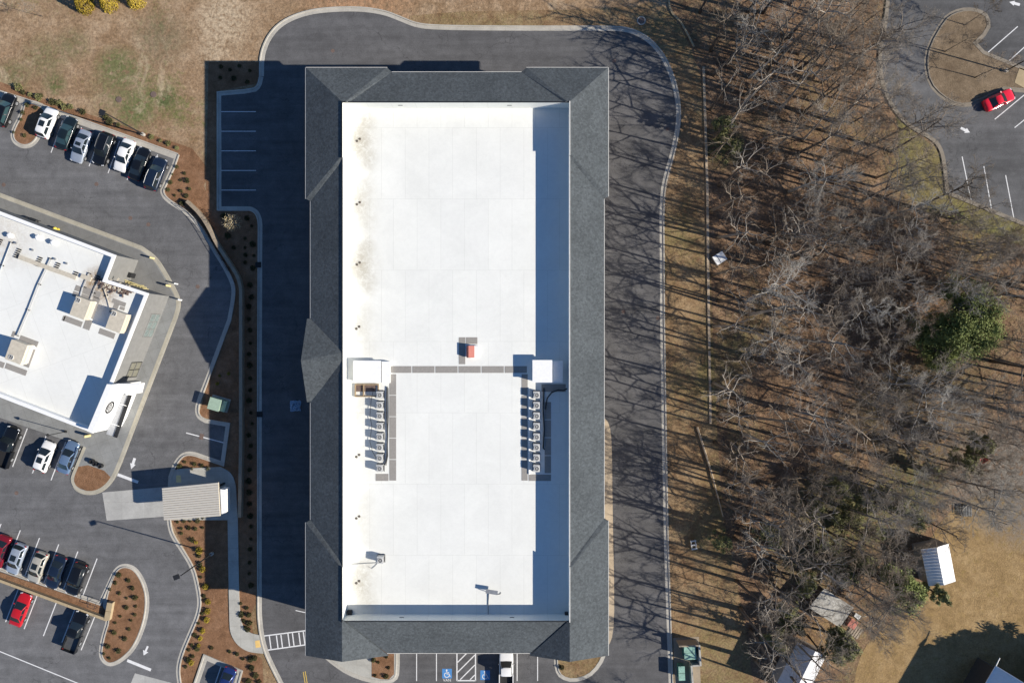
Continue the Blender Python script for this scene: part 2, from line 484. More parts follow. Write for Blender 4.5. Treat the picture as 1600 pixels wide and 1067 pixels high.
M_barkdark = mat_bark('trunk_bark', (.075, .06, .048), (.15, .125, .105))
M_pine = mat_leaf('pine_needles', (.11, .14, .036), (.22, .25, .08))
M_olive = mat_leaf('olive_leaves', (.10, .105, .04), (.24, .235, .10))
M_shrub = mat_leaf('shrub_leaves', (.022, .030, .012), (.085, .085, .030))
M_yshrub = mat_leaf('yellow_twigs', (.20, .15, .02), (.45, .35, .04))
M_gold = mat_leaf('golden_foliage', (.20, .14, .015), (.48, .36, .055))
M_tanleaf = mat_leaf('tan_leaves', (.30, .22, .11), (.55, .45, .27))
M_brush = mat_bark('brush_twigs', (.085, .065, .045), (.28, .23, .185))
M_headl = mat_simple('headlight_lens', (.62, .64, .66), .12, 0.1)
M_taill = mat_simple('taillight_lens', (.32, .012, .012), .2)

# ------------------------------------------------------------------ ground sheets
g = MB(); g.prism([(-420, -420), (420, -420), (420, 420), (-420, 420)], -0.3, 0.0)
tag(g.build('ground', M_field), kind='structure')
sheet('forest_floor', [(1040, -900), (1044, 0), (1075, 70), (1100, 140), (1105, 300), (1108, 560), (1118, 700), (1128, 800), (1140, 900), (1150, 1000), (1160, 1900), (2600, 1900), (2600, -900)], 0.010, M_floor)
sheet('verge_grass', smooth_path([(640, 40), (900, 42), (990, 43), (1040, 80), (1063, 160), (1060, 230), (1036, 320), (1036, 500), (1040, 700), (1048, 1000), (1054, 1200), (1190, 1200), (1172, 1020), (1150, 900), (1128, 800), (1116, 600), (1107, 300), (1102, 140), (1070, 50), (1030, 0), (980, 14), (640, 20)], 1, True), 0.018, M_strip)
sheet('lot_verge', smooth_path([(1386, -40), (1374, 90), (1380, 150), (1405, 190), (1402, 240), (1420, 320), (1500, 350), (1640, 400), (1640, 372), (1478, 302), (1474, 240), (1420, 202), (1385, 150), (1374, 90), (1390, -40)], 1, True), 0.018, mat_ground('olive_verge', [(0.25, (.13, .105, .045)), (0.5, (.20, .165, .072)), (0.75, (.29, .23, .12))], green=(.16, .155, .055), gthr=(.45, .62), fine=4.5, fdet=(.6, 1.4)))
sheet('yard', smooth_path([(1445, 905), (1448, 850), (1480, 800), (1520, 775), (1570, 760), (1800, 740), (1900, 1300), (1300, 1300), (1330, 1090), (1345, 1010), (1400, 965), (1440, 940)], 2, True), 0.018, M_yard)
mulch_px = [(279, 242), (310, 268), (322, 300), (326, 97), (407, 97), (407, 130), (338, 143), (338, 330), (400, 330), (406, 350), (404, 600), (404, 950), (412, 1020), (440, 1080), (455, 1130), (285, 1130), (279, 1045), (314, 940), (302, 885), (268, 814), (268, 735), (290, 709), (350, 726), (358, 662), (310, 650), (332, 575), (366, 467), (350, 412), (307, 345), (254, 305), (262, 285)]
sheet('mulch_bed', mulch_px, 0.018, M_mulch)
sheet('kerb_bed', [(-80, 112), (0, 128), (60, 152), (160, 186), (240, 212), (300, 232), (330, 270), (312, 300), (279, 242), (41, 157), (-80, 117)], 0.016, M_mulch)
sheet('grass_strip', [(398, 945), (404, 945), (407, 990), (413, 1015), (424, 1040), (438, 1067), (455, 1110), (436, 1110), (412, 1067), (410, 1030), (400, 1022), (392, 960)], 0.026, M_strip)

# asphalt
B_out = [(-200, 80), (41, 156), (279, 242), (272, 262), (256, 296), (256, 304), (287, 327), (307, 345), (325, 370), (337, 392), (350, 412), (362, 435), (367, 450), (366, 467), (360, 500), (332, 575), (311, 632), (308, 645), (316, 654), (358, 662), (349, 726), (300, 710), (286, 711), (275, 725), (268, 745), (264, 814), (271, 837), (287, 860), (302, 885), (309, 910), (314, 940), (310, 962), (300, 985), (285, 1020), (279, 1045), (282, 1067), (290, 1300), (-400, 1300), (-400, 20)]
lot_left = sheet('asphalt_lot', B_out, 0.034, M_asph_left)
lot_small = sheet('asphalt_bay', [(320, 1024), (377, 1048), (360, 1110), (290, 1110)], 0.034, M_asph_left)
drive_px = smooth_path([(407, 120), (407, 97), (410, 78), (420, 56), (437, 37), (462, 24), (492, 16), (530, 13), (566, 13), (600, 18), (626, 28), (652, 39), (690, 42), (800, 43), (900, 43), (960, 43), (985, 46), (1007, 56), (1026, 72), (1043, 97), (1056, 132), (1062, 165), (1062, 192), (1057, 222), (1050, 250), (1041, 280), (1037, 305), (1036, 340)], 1) + [(1037, 500), (1040, 700), (1043, 850), (1048, 1000), (1052, 1120), (1058, 1400), (520, 1400), (455, 1105), (438, 1067), (424, 1040), (413, 1015), (407, 990), (404, 960), (404, 600), (405, 350), (402, 336), (394, 328), (341, 328), (341, 146), (396, 141), (404, 134)]
drive = sheet('asphalt_drive', drive_px, 0.034, M_asph_drive)
lot_right = sheet('asphalt_road', smooth_path([(1390, -300), (1388, -20), (1381, 42), (1373, 78), (1374, 120), (1385, 155), (1405, 185), (1425, 202), (1458, 219), (1470, 236), (1475, 267), (1478, 300)], 1) + [(1482, 303), (1600, 352), (1900, 480), (1900, -300)], 0.034, M_asph_right)

KP = [(-0.17, 0.0), (-0.16, .15), (0.0, .15), (0.03, .05), (0.40, .045), (0.41, 0.03)]
KPL = [(-o, z) for o, z in KP][::-1]
def kerb(px, side=1, mat=None, closed=False, gut=0.40, top=0.16):
    prof = [(-top - .01, 0.0), (-top, .15), (0.0, .15), (0.03, .052), (gut, .046), (gut + .01, 0.03)]
    if side < 0: prof = [(-o, z) for o, z in prof][::-1]
    return sweep('kerb', px, prof, mat or M_kerb, closed=closed)

# drive kerbs (travelling clockwise the asphalt is on the right)
cw = smooth_path([(407, 120), (407, 97), (410, 78), (420, 56), (437, 37), (462, 24), (492, 16), (530, 13), (566, 13), (600, 18), (626, 28), (652, 39), (690, 42), (800, 43), (900, 43), (960, 43), (985, 46), (1007, 56), (1026, 72), (1043, 97), (1056, 132), (1062, 165), (1062, 192), (1057, 222), (1050, 250), (1041, 280), (1037, 305), (1036, 340)], 2) + [(1037, 500), (1040, 700), (1043, 850), (1048, 1000), (1052, 1120)]
kerb(cw, 1, gut=.50)
kerb(smooth_path([(341, 200), (341, 146), (341, 145.5), (396, 141), (404, 134), (407, 120)], 1), 1, gut=.42)
kerb([(470, 1150)] + smooth_path([(455, 1105), (438, 1067), (424, 1040), (413, 1015), (407, 990), (404, 960), (404, 940)], 2) + [(404, 600)] + smooth_path([(405, 352), (404, 342), (400, 333), (392, 328), (385, 328)], 2) + [(341.5, 328), (341, 327.5), (341, 200)], 1, gut=.45)
# left lot kerbs
kerb([(-200, 80), (41, 156)] + [(279, 242)], 1, gut=.75)
kerb([(279, 242)] + smooth_path([(272, 262), (258, 292), (254, 300), (262, 312), (287, 327), (307, 345), (325, 370), (337, 392), (350, 412), (362, 435), (367, 450), (366, 467), (360, 500)], 2) + [(332, 575)] + smooth_path([(314, 622), (309, 638), (311, 650), (322, 656)], 2) + [(358, 662), (349, 726)] + smooth_path([(320, 716), (300, 709), (286, 711), (275, 725), (268, 745)], 2) + smooth_path([(268, 745), (265, 800), (266, 820), (271, 837), (287, 860), (302, 885), (309, 910), (314, 940), (310, 962), (300, 985), (285, 1020), (279, 1045), (282, 1067), (290, 1130)], 2), 1, gut=.42)
kerb([(305, 1068), (320, 1024), (377, 1048), (372, 1066), (362, 1095)], 1, gut=.5, top=.22)

def island(name, px, mat, k=M_kerb, gut=.40, sm=2, closed_kerb=True, z=.12):
    pts = smooth_path(px, sm, True) if sm else px
    o = sheet(name, pts, z, mat, thick=.1)
    q = ccw(W2(pts))
    # kerb with the gutter outside
    pp = [(x * S + CX, CY - y * S) for x, y in q]
    sweep('kerb', pp, [(-.16, .0), (-.15, .15), (0.0, .15), (0.03, .052), (gut, .046), (gut + .01, .03)], k, closed=True)
    return o
island('mulch_island', [(41, 157), (35, 180), (21, 206), (22, 220), (36, 229), (50, 226), (60, 214), (78, 172)], M_mulch, sm=2)
island('mulch_island', [(178, 897), (187, 886), (199, 884), (212, 890), (224, 910), (230, 935), (226, 970), (211, 1008), (192, 1028), (174, 1037), (163, 1032), (158, 1020), (163, 993), (172, 966), (163, 945)], M_mulch, sm=2)
sheet('mulch_strip', [(-60, 872), (0, 893), (160, 946), (172, 964), (160, 960), (0, 902), (-60, 880)], .12, M_mulch, thick=.1)
kerb([(178, 897), (157, 943), (0, 889), (-60, 868)][::-1], -1, gut=.35)
island('lot_island', [(1475, 32), (1452, 72), (1447, 100), (1453, 130), (1472, 151), (1497, 164), (1520, 162), (1583, 130), (1700, 178), (1700, 148), (1600, 110), (1514, 75), (1543, 47), (1542, 28), (1530, 19), (1510, 16), (1490, 21)], mat_ground('island_grass', [(0.25, (.12, .085, .055)), (0.5, (.18, .135, .09)), (0.75, (.25, .19, .13))], fine=7.0), M_kerb_old, sm=1)
sheet('concrete_pad', [(1592, 106), (1620, 117), (1612, 146), (1584, 130)], .15, M_tanwall, thick=.1)
kerb(smooth_path([(1388, -20), (1381, 42), (1373, 78), (1374, 120), (1385, 155), (1405, 185), (1425, 202), (1458, 219), (1470, 236), (1475, 267), (1478, 300)], 2) + [(1480, 303), (1600, 352), (1900, 480)], -1, M_kerb_old, gut=.42)

# restaurant pavement
pave_px = [(-200, 225), (0, 303), (222, 386)] + smooth_path([(222, 386), (245, 402), (263, 431), (280, 463), (282, 478), (276, 498)], 2) + [(190, 722)] + smooth_path([(190, 722), (178, 750), (160, 768), (138, 773), (118, 766), (110, 750), (114, 738)], 2) + [(131, 697), (0, 652), (-200, 590)]
sheet('pavement', pave_px, .13, M_walk, thick=.12)
sweep('kerb', pave_px[:-2], [(.45, .14), (0.02, .142), (0.0, .05), (-.12, .046), (-.13, .03)][::1], mat_concrete('ochre_kerb', (.43, .40, .325), joints=3.0, rot=R(-20)))
sheet('grey_paving', [(-200, 232), (0, 309), (220, 392), (240, 407), (262, 444), (273, 464), (262, 470), (231, 458), (0, 372)], .137, M_grey, thick=.01)
sheet('mulch_bed', smooth_path([(126, 722), (176, 739), (166, 762), (142, 768), (121, 761), (115, 749)], 1, True), .14, M_mulch, thick=.01)
# drive thru apron and canopy pad, walks
sheet('concrete_apron', [(160, 769), (262, 760), (266, 806), (167, 813)], .041, M_concretebright)
sheet('walkway', [(268, 736), (280, 732), (345, 729)] + smooth_path([(345, 729), (362, 738), (369, 756), (370, 775)], 2) + [(372, 812), (374, 930), (376, 966)] + smooth_path([(376, 966), (381, 980), (391, 988), (405, 991)], 2) + [(412, 1020)] + smooth_path([(412, 1020), (388, 1018), (370, 1006), (360, 988), (359, 970)], 2) + [(358, 930), (356, 812), (264, 812)], .12, M_walk2, thick=.1)
sheet('ramp_tile', [(399, 1000), (406, 999), (408, 1010), (400, 1011)], .128, mat_simple('tactile_tile', (.70, .47, .16), .8), thick=.01)
sheet('ramp_tile', [(276, 742), (283, 742), (284, 753), (276, 753)], .128, M_cream_y, thick=.01)
sheet('concrete_apron', [(211, 1051), (268, 1066), (300, 1115), (185, 1115)], .041, M_concretebright)
# islands south and east of the big building
isl = island('south_walk', [(505, 1020), (524, 1036), (545, 1050), (575, 1061), (602, 1064), (616, 1060), (620, 1050), (620, 1000), (505, 1000)], M_walk2, sm=1)
sheet('mulch_bed', [(581, 1000), (616, 1000), (616, 1052), (608, 1060), (596, 1060), (581, 1056)], .135, M_mulch, thick=.01)
island('south_bed', [(869, 1015), (871, 1045), (878, 1056), (895, 1061), (918, 1055), (935, 1038), (945, 1015)], M_strip, sm=1)
sheet('side_walk', smooth_path([(925, 650), (944, 652), (952, 662), (956, 690), (957, 800), (960, 940), (958, 990), (950, 1010), (925, 1010)], 1, True), .13, mat_concrete('ochre_walk', (.45, .37, .27)), thick=.1)

# ------------------------------------------------------------------ painted markings, drains
def line(parent, a, b, wpx=1.5, mat=None, name='parking_line', z=.039):
    A = P(*a); Bq = P(*b); d = (Bq - A).normalized(); n = Vector((-d.y, d.x, 0)) * wpx / S / 2
    m = MB(); m.prism([tuple((A + n)[:2]), tuple((Bq + n)[:2]), tuple((Bq - n)[:2]), tuple((A - n)[:2])], z - .003, z)
    return m.build(name, mat or M_line, parent)
for i in range(6):
    x = 80 + 29.7 * i; y = 239 + (x - 80) * .357
    line(lot_left, (x, y), (x + 18, y - 50), 1.3)
for a, b in [((43, 669), (20, 729)), ((73, 679), (51, 739)), ((103, 690), (80, 750)), ((2, 818), (-21, 878)), ((32, 828), (9, 888)), ((62, 840), (39, 900)), ((92, 850), (69, 910)), ((122, 861), (99, 921)), ((152, 872), (129, 932)), ((30, 917), (9, 971)), ((59, 928), (38, 982)), ((89, 939), (68, 993)), ((118, 949), (97, 1003)), ((149, 961), (127, 1015)), ((0, 1017), (130, 1070)), ((-120, 968), (0, 1017)), ((291, 676), (352, 692))]:
    line(lot_left, a, b, 1.5)
line(lot_left, (199, 1031), (236, 1046), 4.5, name='stop_line'); line(lot_left, (184, 741), (216, 753), 4.5, name='stop_line')
line(lot_small, (347, 1036), (332, 1080), 1.5)
for i in range(5):
    y = 175 + 30.6 * i
    line(drive, (345, y), (400, y), 1.1)
for x in (651, 682, 808, 840): line(drive, (x, 1000), (x, 1063), 1.3)
for a, b in [((714, 1000), (714, 1063)), ((743, 1000), (743, 1063)), ((714, 1062.5), (743, 1062.5))]: line(drive, a, b, 1.8)
for k in range(-1, 4):
    y = 1034 + 15.5 * k
    x0, y0, x1, y1 = 715, y, 742, y - 27
    if y0 > 1061: x0 += y0 - 1061; y0 = 1061
    line(drive, (x0, y0), (x1, y1), 1.6, z=.0375)
# crosswalk
line(drive, (411, 993), (482, 984), 1.8, name='crosswalk_line'); line(drive, (418, 1015), (482, 1006), 1.8, name='crosswalk_line')
for x, yy in ((421, 992), (432, 991), (439, 990), (450, 988), (457, 987.5), (467, 986.5), (474, 985.5)):
    line(drive, (x, yy + 1), (x + 2.6, yy + 21), 1.7, name='crosswalk_line', z=.0375)
line(drive, (474, 1049), (480, 1085), 1.1, M_yline, 'centre_line'); line(drive, (477, 1048), (483, 1084), 1.1, M_yline, 'centre_line')
line(drive, (462, 953), (480, 957), 1.2)
for a, b in [((1590, 42), (1543, 83)), ((1622, 55), (1575, 97)), ((1600, 149), (1554, 187)), ((1620, 172), (1585, 200)), ((1503, 245), (1517, 313)), ((1537, 260), (1549, 327)), ((1571, 274), (1584, 342)), ((1604, 288), (1618, 356))]:
    line(lot_right, a, b, 1.4)
def arrow(parent, c, tip, L=18, wd=9, sh=4.2):
    C = P(*c); T = P(*tip); d = (T - C).normalized(); n = Vector((-d.y, d.x, 0)); k = 1 / S
    pts = []
    for a, b in ((-L / 2, -sh / 2), (0.5, -sh / 2), (0.5, -wd / 2), (L / 2, 0), (0.5, wd / 2), (0.5, sh / 2), (-L / 2, sh / 2)):
        q = C + d * a * k + n * b * k; pts.append((q.x, q.y))
    m = MB(); m.prism(pts, .036, .039); m.build('road_arrow', M_line, parent)
arrow(lot_left, (208, 724), (204, 736)); arrow(lot_left, (228, 1016), (223, 1027), 16, 9, 3)
arrow(lot_right, (1508, 204), (1518, 209), 16, 9); arrow(lot_right, (1585, 6), (1570, 2), 17, 8)
# accessible parking symbols
def access(c, txt):
    o = P(*c); k = 1 / S
    m = MB(); m.prism([(o.x + a * k, o.y + b * k) for a, b in ((-7.5, -7.5), (7.5, -7.5), (7.5, 7.5), (-7.5, 7.5))], .034, .039)
    b = m.build('accessible_panel', M_blue, drive)
    s = MB(); zz = (.040, .043)
    s.cyl((o.x - .6 * k, o.y + 5.2 * k), 1.3 * k, zz[0], zz[1], 10)
    def bar(a, bb, w):
        A = Vector((o.x + a[0] * k, o.y + a[1] * k)); Bq = Vector((o.x + bb[0] * k, o.y + bb[1] * k)); d = (Bq - A).normalized(); n = Vector((-d.y, d.x)) * w * k / 2
        s.prism([tuple(A + n), tuple(Bq + n), tuple(Bq - n), tuple(A - n)], zz[0], zz[1])
    bar((-.6, 3.8), (0, -1), 1.4); bar((-.4, 1.6), (3, 1.6), 1.2); bar((0, -.6), (3.4, -.6), 1.4); bar((3.2, -.2), (4.8, -5), 1.4); bar((4.4, -4.8), (6, -4.4), 1.1)
    for i in range(9):
        t0 = R(115 + 25 * i); t1 = R(115 + 25 * (i + 1)); r = 3.7
        bar((-.4 + r * cos(t0), -2.2 + r * sin(t0)), (-.4 + r * cos(t1), -2.2 + r * sin(t1)), 1.2)
    s.build('wheelchair_symbol', M_line, drive)
    if txt:
        cu = bpy.data.curves.new('van_lettering', 'FONT'); cu.body = txt; cu.size = .55; cu.align_x = 'CENTER'; cu.extrude = .002
        t = bpy.data.objects.new('van_lettering', cu); COL.objects.link(t); t.parent = drive; t.location = (o.x, o.y - 12.3 * k, .038)
        cu.materials.append(M_line)
access((698.5, 1051.5), 'VAN'); access((758, 1054), '')
def manhole(parent, c, r=4.0, ring=True):
    o = P(*c); m = MB(); m.cyl(o, r / S, .030, .042, 14); m.build('manhole_cover', M_rust, parent)
for c in ((6, 289), (151, 288), (204, 341), (232, 351), (309, 448), (26, 770)): manhole(lot_left, c, 3.2)
for c in ((520, 80), (960, 96), (1043, 202), (974, 487), (1028, 497)): manhole(drive, c, 3.0)
for c in ((404, 414), (406, 647)):
    m = MB(); o = P(*c); m.box((o.x, o.y, .12), (.75, .75, .12)); m.build('drain_inlet', M_black, drive)
m = MB(); o = P(315, 682); m.box((o.x, o.y, .05), (.55, .8, .03), R(-15)); m.build('drain_grate', M_rust, lot_left)
o = P(1002, 33); e = empty('manhole', o, 0, 'round brown manhole lid with pale rim in the verge grass', 'manhole')
m = MB(); m.cyl((0, 0), .45, 0, .09, 18); m.build('lid', M_rust, e); m = MB(); m.ring((0, 0), .46, .62, 0, .07, 20); m.build('rim', M_kerb, e)
for i, (c, lb) in enumerate((((240, 148), 'dark round sewer lid in the green patch of field grass'), ((186, 156), 'brown sewer lid in dry grass near the lamp head'))):
    e = empty('manhole', P(*c), 0, lb, 'manhole'); m = MB(); m.cyl((0, 0), .42, 0, .06, 16); m.build('lid', M_rust, e)

# ------------------------------------------------------------------ main building
E9, Z1, Z2, ZF = 9.5, 11.1, 11.3, 8.9
x0, x1, yN, yS = -20.9, 7.1, 29.46, -34.43          # ridge rectangle
eW, eE, eN, eS = -25.3, 11.57, 33.80, -39.1
wW, wE, wN, wS = -25.9, 12.1, 34.36, -39.4
big = empty('office_building', (-7, -3, 0), 0, 'long building with flat white roof framed by dark shingled slopes', 'building')
def bpart(name, verts, faces, mat, parent=None, smooth=False):
    off = Vector((-7, -3, 0))
    return meshobj(name, [Vector(v) - off for v in verts], faces, mat, parent or big, smooth)
def slope(name, pts):
    n = len(pts); vs = [Vector(p) for p in pts] + [Vector(p) - Vector((0, 0, .16)) for p in pts]
    nrm = (vs[1] - vs[0]).cross(vs[2] - vs[0])
    if nrm.z < 0:
        vs = vs[:n][::-1] + vs[n:][::-1]
    f = [tuple(range(n)), tuple(range(n, 2 * n))[::-1]] + [(i, i + n, (i + 1) % n + n, (i + 1) % n) for i in range(n)]
    return bpart(name, vs, f, M_shingle)
# main planes
slope('roof_slope', [(eW, 17.6, E9), (x0, 22.3, Z1), (x0, -27.4, Z1), (eW, -22.4, E9)])
slope('roof_slope', [(eE, 17.9, E9), (eE, -22.2, E9), (x1, -27.4, Z1), (x1, 22.6, Z1)])
slope('roof_slope', [(-15.1, eN, E9), (1.2, eN, E9), (6.4, yN, Z1), (-20.0, yN, Z1)])
slope('roof_slope', [(-15.7, eS, E9), (x0 + .02, yS, Z1), (x1 - .02, yS, Z1), (2.4, eS, E9)])
# NW wing
slope('wing_roof', [(wW, 17.9, E9), (wW, wN, E9), (x0, yN, Z2), (x0, 22.9, Z2)])
slope('wing_return', [(wW, 17.9, E9), (x0, 22.9, Z2), (x0, 22.3, Z1), (eW, 17.6, E9)])
slope('wing_roof', [(wW, wN, E9), (-15.7, wN, E9), (-20.5, yN, Z2), (x0, yN, Z2)])
slope('wing_return', [(-15.7, wN, E9), (-15.1, eN, E9), (-20.0, yN, Z1), (-20.5, yN, Z2)])
# NE wing
slope('wing_roof', [(wE, 18.2, E9), (x1, 23.2, Z2), (x1, yN, Z2), (wE, wN, E9)])
slope('wing_return', [(wE, 18.2, E9), (eE, 17.9, E9), (x1, 22.6, Z1), (x1, 23.2, Z2)])
slope('wing_roof', [(1.8, wN, E9), (wE, wN, E9), (x1, yN, Z2), (6.8, yN, Z2)])
slope('wing_return', [(1.8, wN, E9), (6.8, yN, Z2), (6.4, yN, Z1), (1.2, eN, E9)])
# SW gable wing
slope('wing_roof', [(wW, -22.7, E9), (x0, -28.0, Z2), (x0, wS + .05, Z2), (wW, wS, E9)])
slope('wing_return', [(wW, -22.7, E9), (eW, -22.4, E9), (x0, -27.4, Z1), (x0, -28.0, Z2)])
slope('gable_roof', [(x0, wS + .05, Z2), (x0, yS + .25, Z2), (-15.5, wS, E9)])
# SE gable wing
slope('wing_roof', [(wE, -22.5, E9), (wE, wS, E9), (x1, wS + .05, Z2), (x1, -28.0, Z2)])
slope('wing_return', [(wE, -22.5, E9), (x1, -28.0, Z2), (x1, -27.4, Z1), (eE, -22.2, E9)])
slope('gable_roof', [(x1, wS + .05, Z2), (2.2, wS, E9), (x1, yS + .25, Z2)])
# west dormer
yd = -2.35
slope('dormer_roof', [(-26.0, yd, 11.15), (-25.75, 2.85, E9), (-25.2, 2.85, E9), (x0, yd + 1.0, 11.13), (x0, yd, 11.15)])
slope('dormer_roof', [(-26.0, yd, 11.15), (x0, yd, 11.15), (x0, yd - 1.0, 11.13), (-25.2, -7.6, E9), (-25.75, -7.6, E9)])
# gable faces, walls
bpart('gable_wall', [(wW, wS + .3, E9 - .2), (-15.5, wS + .3, E9 - .2), (x0, wS + .35, Z2 - .1)], [(0, 1, 2)], M_wall)
bpart('gable_wall', [(2.2, wS + .3, E9 - .2), (wE, wS + .3, E9 - .2), (x1, wS + .35, Z2 - .1)], [(0, 1, 2)], M_wall)
bpart('gable_wall', [(-25.7, 2.8, E9 - .2), (-25.7, -7.5, E9 - .2), (-25.9, yd, 11.0)], [(0, 1, 2)], M_wall)
wm = MB()
wm.prism([(-24.6, -38.5), (-16.6, -38.5), (-16.6, -38.2), (3.4, -38.2), (3.4, -38.5), (11.3, -38.5), (11.3, -23.4), (10.9, -23.4), (10.9, 19.0), (11.3, 19.0), (11.3, 33.5), (2.6, 33.5), (2.6, 33.0), (-16.4, 33.0), (-16.4, 33.5), (-25.1, 33.5), (-25.1, 18.6), (-24.5, 18.6), (-24.5, -23), (-24.6, -23)], 0, 9.4, top=False)
bpart('wall', wm.v, wm.f, M_wall)
# gutters along the eaves
gm = MB()
for a, b in [((eW, 17.6), (eW, 2.9)), ((eW, -7.7), (eW, -22.4)), ((wW, 17.9), (wW, wN)), ((wW, wN), (-15.7, wN)), ((-15.1, eN), (1.2, eN)), ((1.8, wN), (wE, wN)), ((wE, wN), (wE, 18.2)), ((eE, 17.9), (eE, -22.2)), ((wE, -22.5), (wE, wS)), ((wW, -22.7), (wW, wS)), ((-15.7, eS), (2.4, eS))]:
    A = Vector(a); Bq = Vector(b); c = (A + Bq) / 2; d = Bq - A
    gm2 = MB(); gm2.box((c.x, c.y, E9 - .10), (d.length, .13, .16), math.atan2(d.y, d.x))
    bpart('gutter', gm2.v, gm2.f, M_trim)
# inner parapet wall with the wing height steps
cm = M_white
path = [(x0, 22.6, Z2), (x0, yN, Z2), (-20.2, yN, Z2), (-20.2, yN, Z1), (6.6, yN, Z1), (6.6, yN, Z2), (x1, yN, Z2), (x1, 22.9, Z2), (x1, 22.9, Z1), (x1, -27.7, Z1), (x1, -27.7, Z2), (x1, yS, Z2), (x1, yS, Z1), (x0, yS, Z1), (x0, yS, Z2), (x0, -27.7, Z2), (x0, -27.7, Z1), (x0, 22.6, Z1)]
drain_px = [(560, 219), (560, 318), (560, 412), (559, 512), (559, 712), (559, 808), (559, 909)]
dr = []
for q, am in zip(drain_px, (1.0, .6, 1.0, .35, .15, .3, .8)):
    v = P(q[0], q[1], ZF); dr.append((v.x + .5, v.y, 3.0, .50 * am)); dr.append((v.x + .3, v.y - .2, 1.7, 1.0 * am)); dr.append((v.x + 1.0, v.y + 2.2, 1.5, .6 * am)); dr.append((v.x + 1.2, v.y - 2.6, 1.7, .6 * am))
v = P(592, 640, ZF); dr.append((v.x - 2, v.y, 2.4, .3))
M_memb = mat_membrane('white_membrane', (.775, .78, .74), dr)
vs = []; fs = []
n = len(path)
for (x, y, z) in path: vs += [(x, y, ZF - .05), (x, y, z)]
for i in range(n):
    j = (i + 1) % n
    fs.append((2 * i, 2 * i + 1, 2 * j + 1, 2 * j))
bpart('parapet', vs, fs, M_memb)
# coping
cp = MB()
for a, b, z in [((x0, 22.6), (x0, yN), Z2), ((x0, -27.7), (x0, 22.6), Z1), ((x0, yS), (x0, -27.7), Z2), ((x1, 22.9), (x1, yN), Z2), ((x1, -27.7), (x1, 22.9), Z1), ((x1, yS), (x1, -27.7), Z2), ((x0, yN), (x1, yN), Z1), ((x0, yS), (x1, yS), Z1)]:
    A = Vector(a); Bq = Vector(b); c = (A + Bq) / 2; d = Bq - A
    cp.box((c.x, c.y, z + .03), (d.length + .1, .12, .08), math.atan2(d.y, d.x))
    q = MB(); q.box((c.x, c.y, z + .03), (d.length + .1, .12, .08), math.atan2(d.y, d.x))
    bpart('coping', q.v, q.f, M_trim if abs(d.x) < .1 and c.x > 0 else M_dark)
fm = MB(); fm.prism([(x0, yS), (x1, yS), (x1, yN), (x0, yN)], ZF - .3, ZF)
bpart('flat_roof', fm.v, fm.f, M_memb)
# tapered crickets along the west edge between drains
for i in range(len(drain_px) - 1):
    a = P(541, drain_px[i][1] + 12, ZF); b = P(541, drain_px[i + 1][1] - 12, ZF); c = P(580, (drain_px[i][1] + drain_px[i + 1][1]) / 2, ZF)
    if i == 3: continue
    top = (a + b) / 2
    bpart('cricket', [a + Vector((0, 0, .004)), b + Vector((0, 0, .004)), c + Vector((0, 0, .004)), (top.x, top.y, ZF + .20)], [(0, 3, 2), (3, 1, 2), (0, 1, 3)], M_memb)
M_draincol = mat_simple('drain_iron', (.10, .085, .07), .8)
# drains and scuppers
for q in drain_px:
    for dx, dy in ((-2.2, 1.6), (2.2, -1.6)):
        v = P(q[0] + dx, q[1] + dy, ZF); m = MB(); m.cyl(v, .17, ZF, ZF + .07, 10, .11); bpart('roof_drain', m.v, m.f, M_draincol)
for q in ((625, 166), (796, 164), (627, 966), (800, 966)):
    v = P(q[0], q[1], 10.3); m = MB(); m.box((v.x, (yN - .02) if q[1] < 500 else (yS + .02), 10.0), (.55, .05, .12)); bpart('scupper', m.v, m.f, M_grille)
for q in ((547, 955), (886, 958)):
    v = P(q[0], q[1], ZF); m = MB(); m.box((v.x, v.y, ZF + .2), (.6, .5, .4)); bpart('roof_hatch', m.v, m.f, M_dark)
# walkway pads
def rpad(ax, ay, bx, by):
    a = P(ax, ay, ZF); b = P(bx, by, ZF); m = MB(); m.box(((a.x + b.x) / 2, (a.y + b.y) / 2, ZF + .012), (abs(b.x - a.x), abs(b.y - a.y), .016)); bpart('walkway_pad', m.v, m.f, M_pad)
for i in range(6):
    rpad(608.2 + 36.1 * i, 572, 608.2 + 36.1 * i + 34.6, 582.5)
for i in range(5):
    rpad(608.5, 584.5 + 33.4 * i, 619, 584.5 + 33.4 * i + 32.4); rpad(815, 584.5 + 33.4 * i, 824.5, 584.5 + 33.4 * i + 32.4)
    if i > 0: rpad(851, 600 + 28 * i, 861, 600 + 28 * i + 27)
rpad(587, 740, 607, 751); rpad(826, 741, 861, 751); rpad(717, 527, 727, 569); rpad(728, 527, 746, 537.5); rpad(846, 600, 884, 612)
# windows on the walls (seen from the side only)
wmesh = None
for (ax, ys) in (('W', [(-24.48, y) for y in range(-20, 19, 5)]), ('E', [(10.88, y) for y in range(-20, 17, 5)])):
    for x, y in ys:
        for z in (2.0, 6.2):
            if wmesh is None:
                m = MB(); m.box((0, 0, 0), (.08, 1.7, 1.7)); wmesh = m.build('window', M_trim, big)
                m = MB(); m.box((0, 0, 0), (.12, 1.5, 1.5)); m.build('pane', M_glass, wmesh); o = wmesh
            else: o = copy_tree(wmesh, big)
            o.location = (x + 7, y + 3, z)

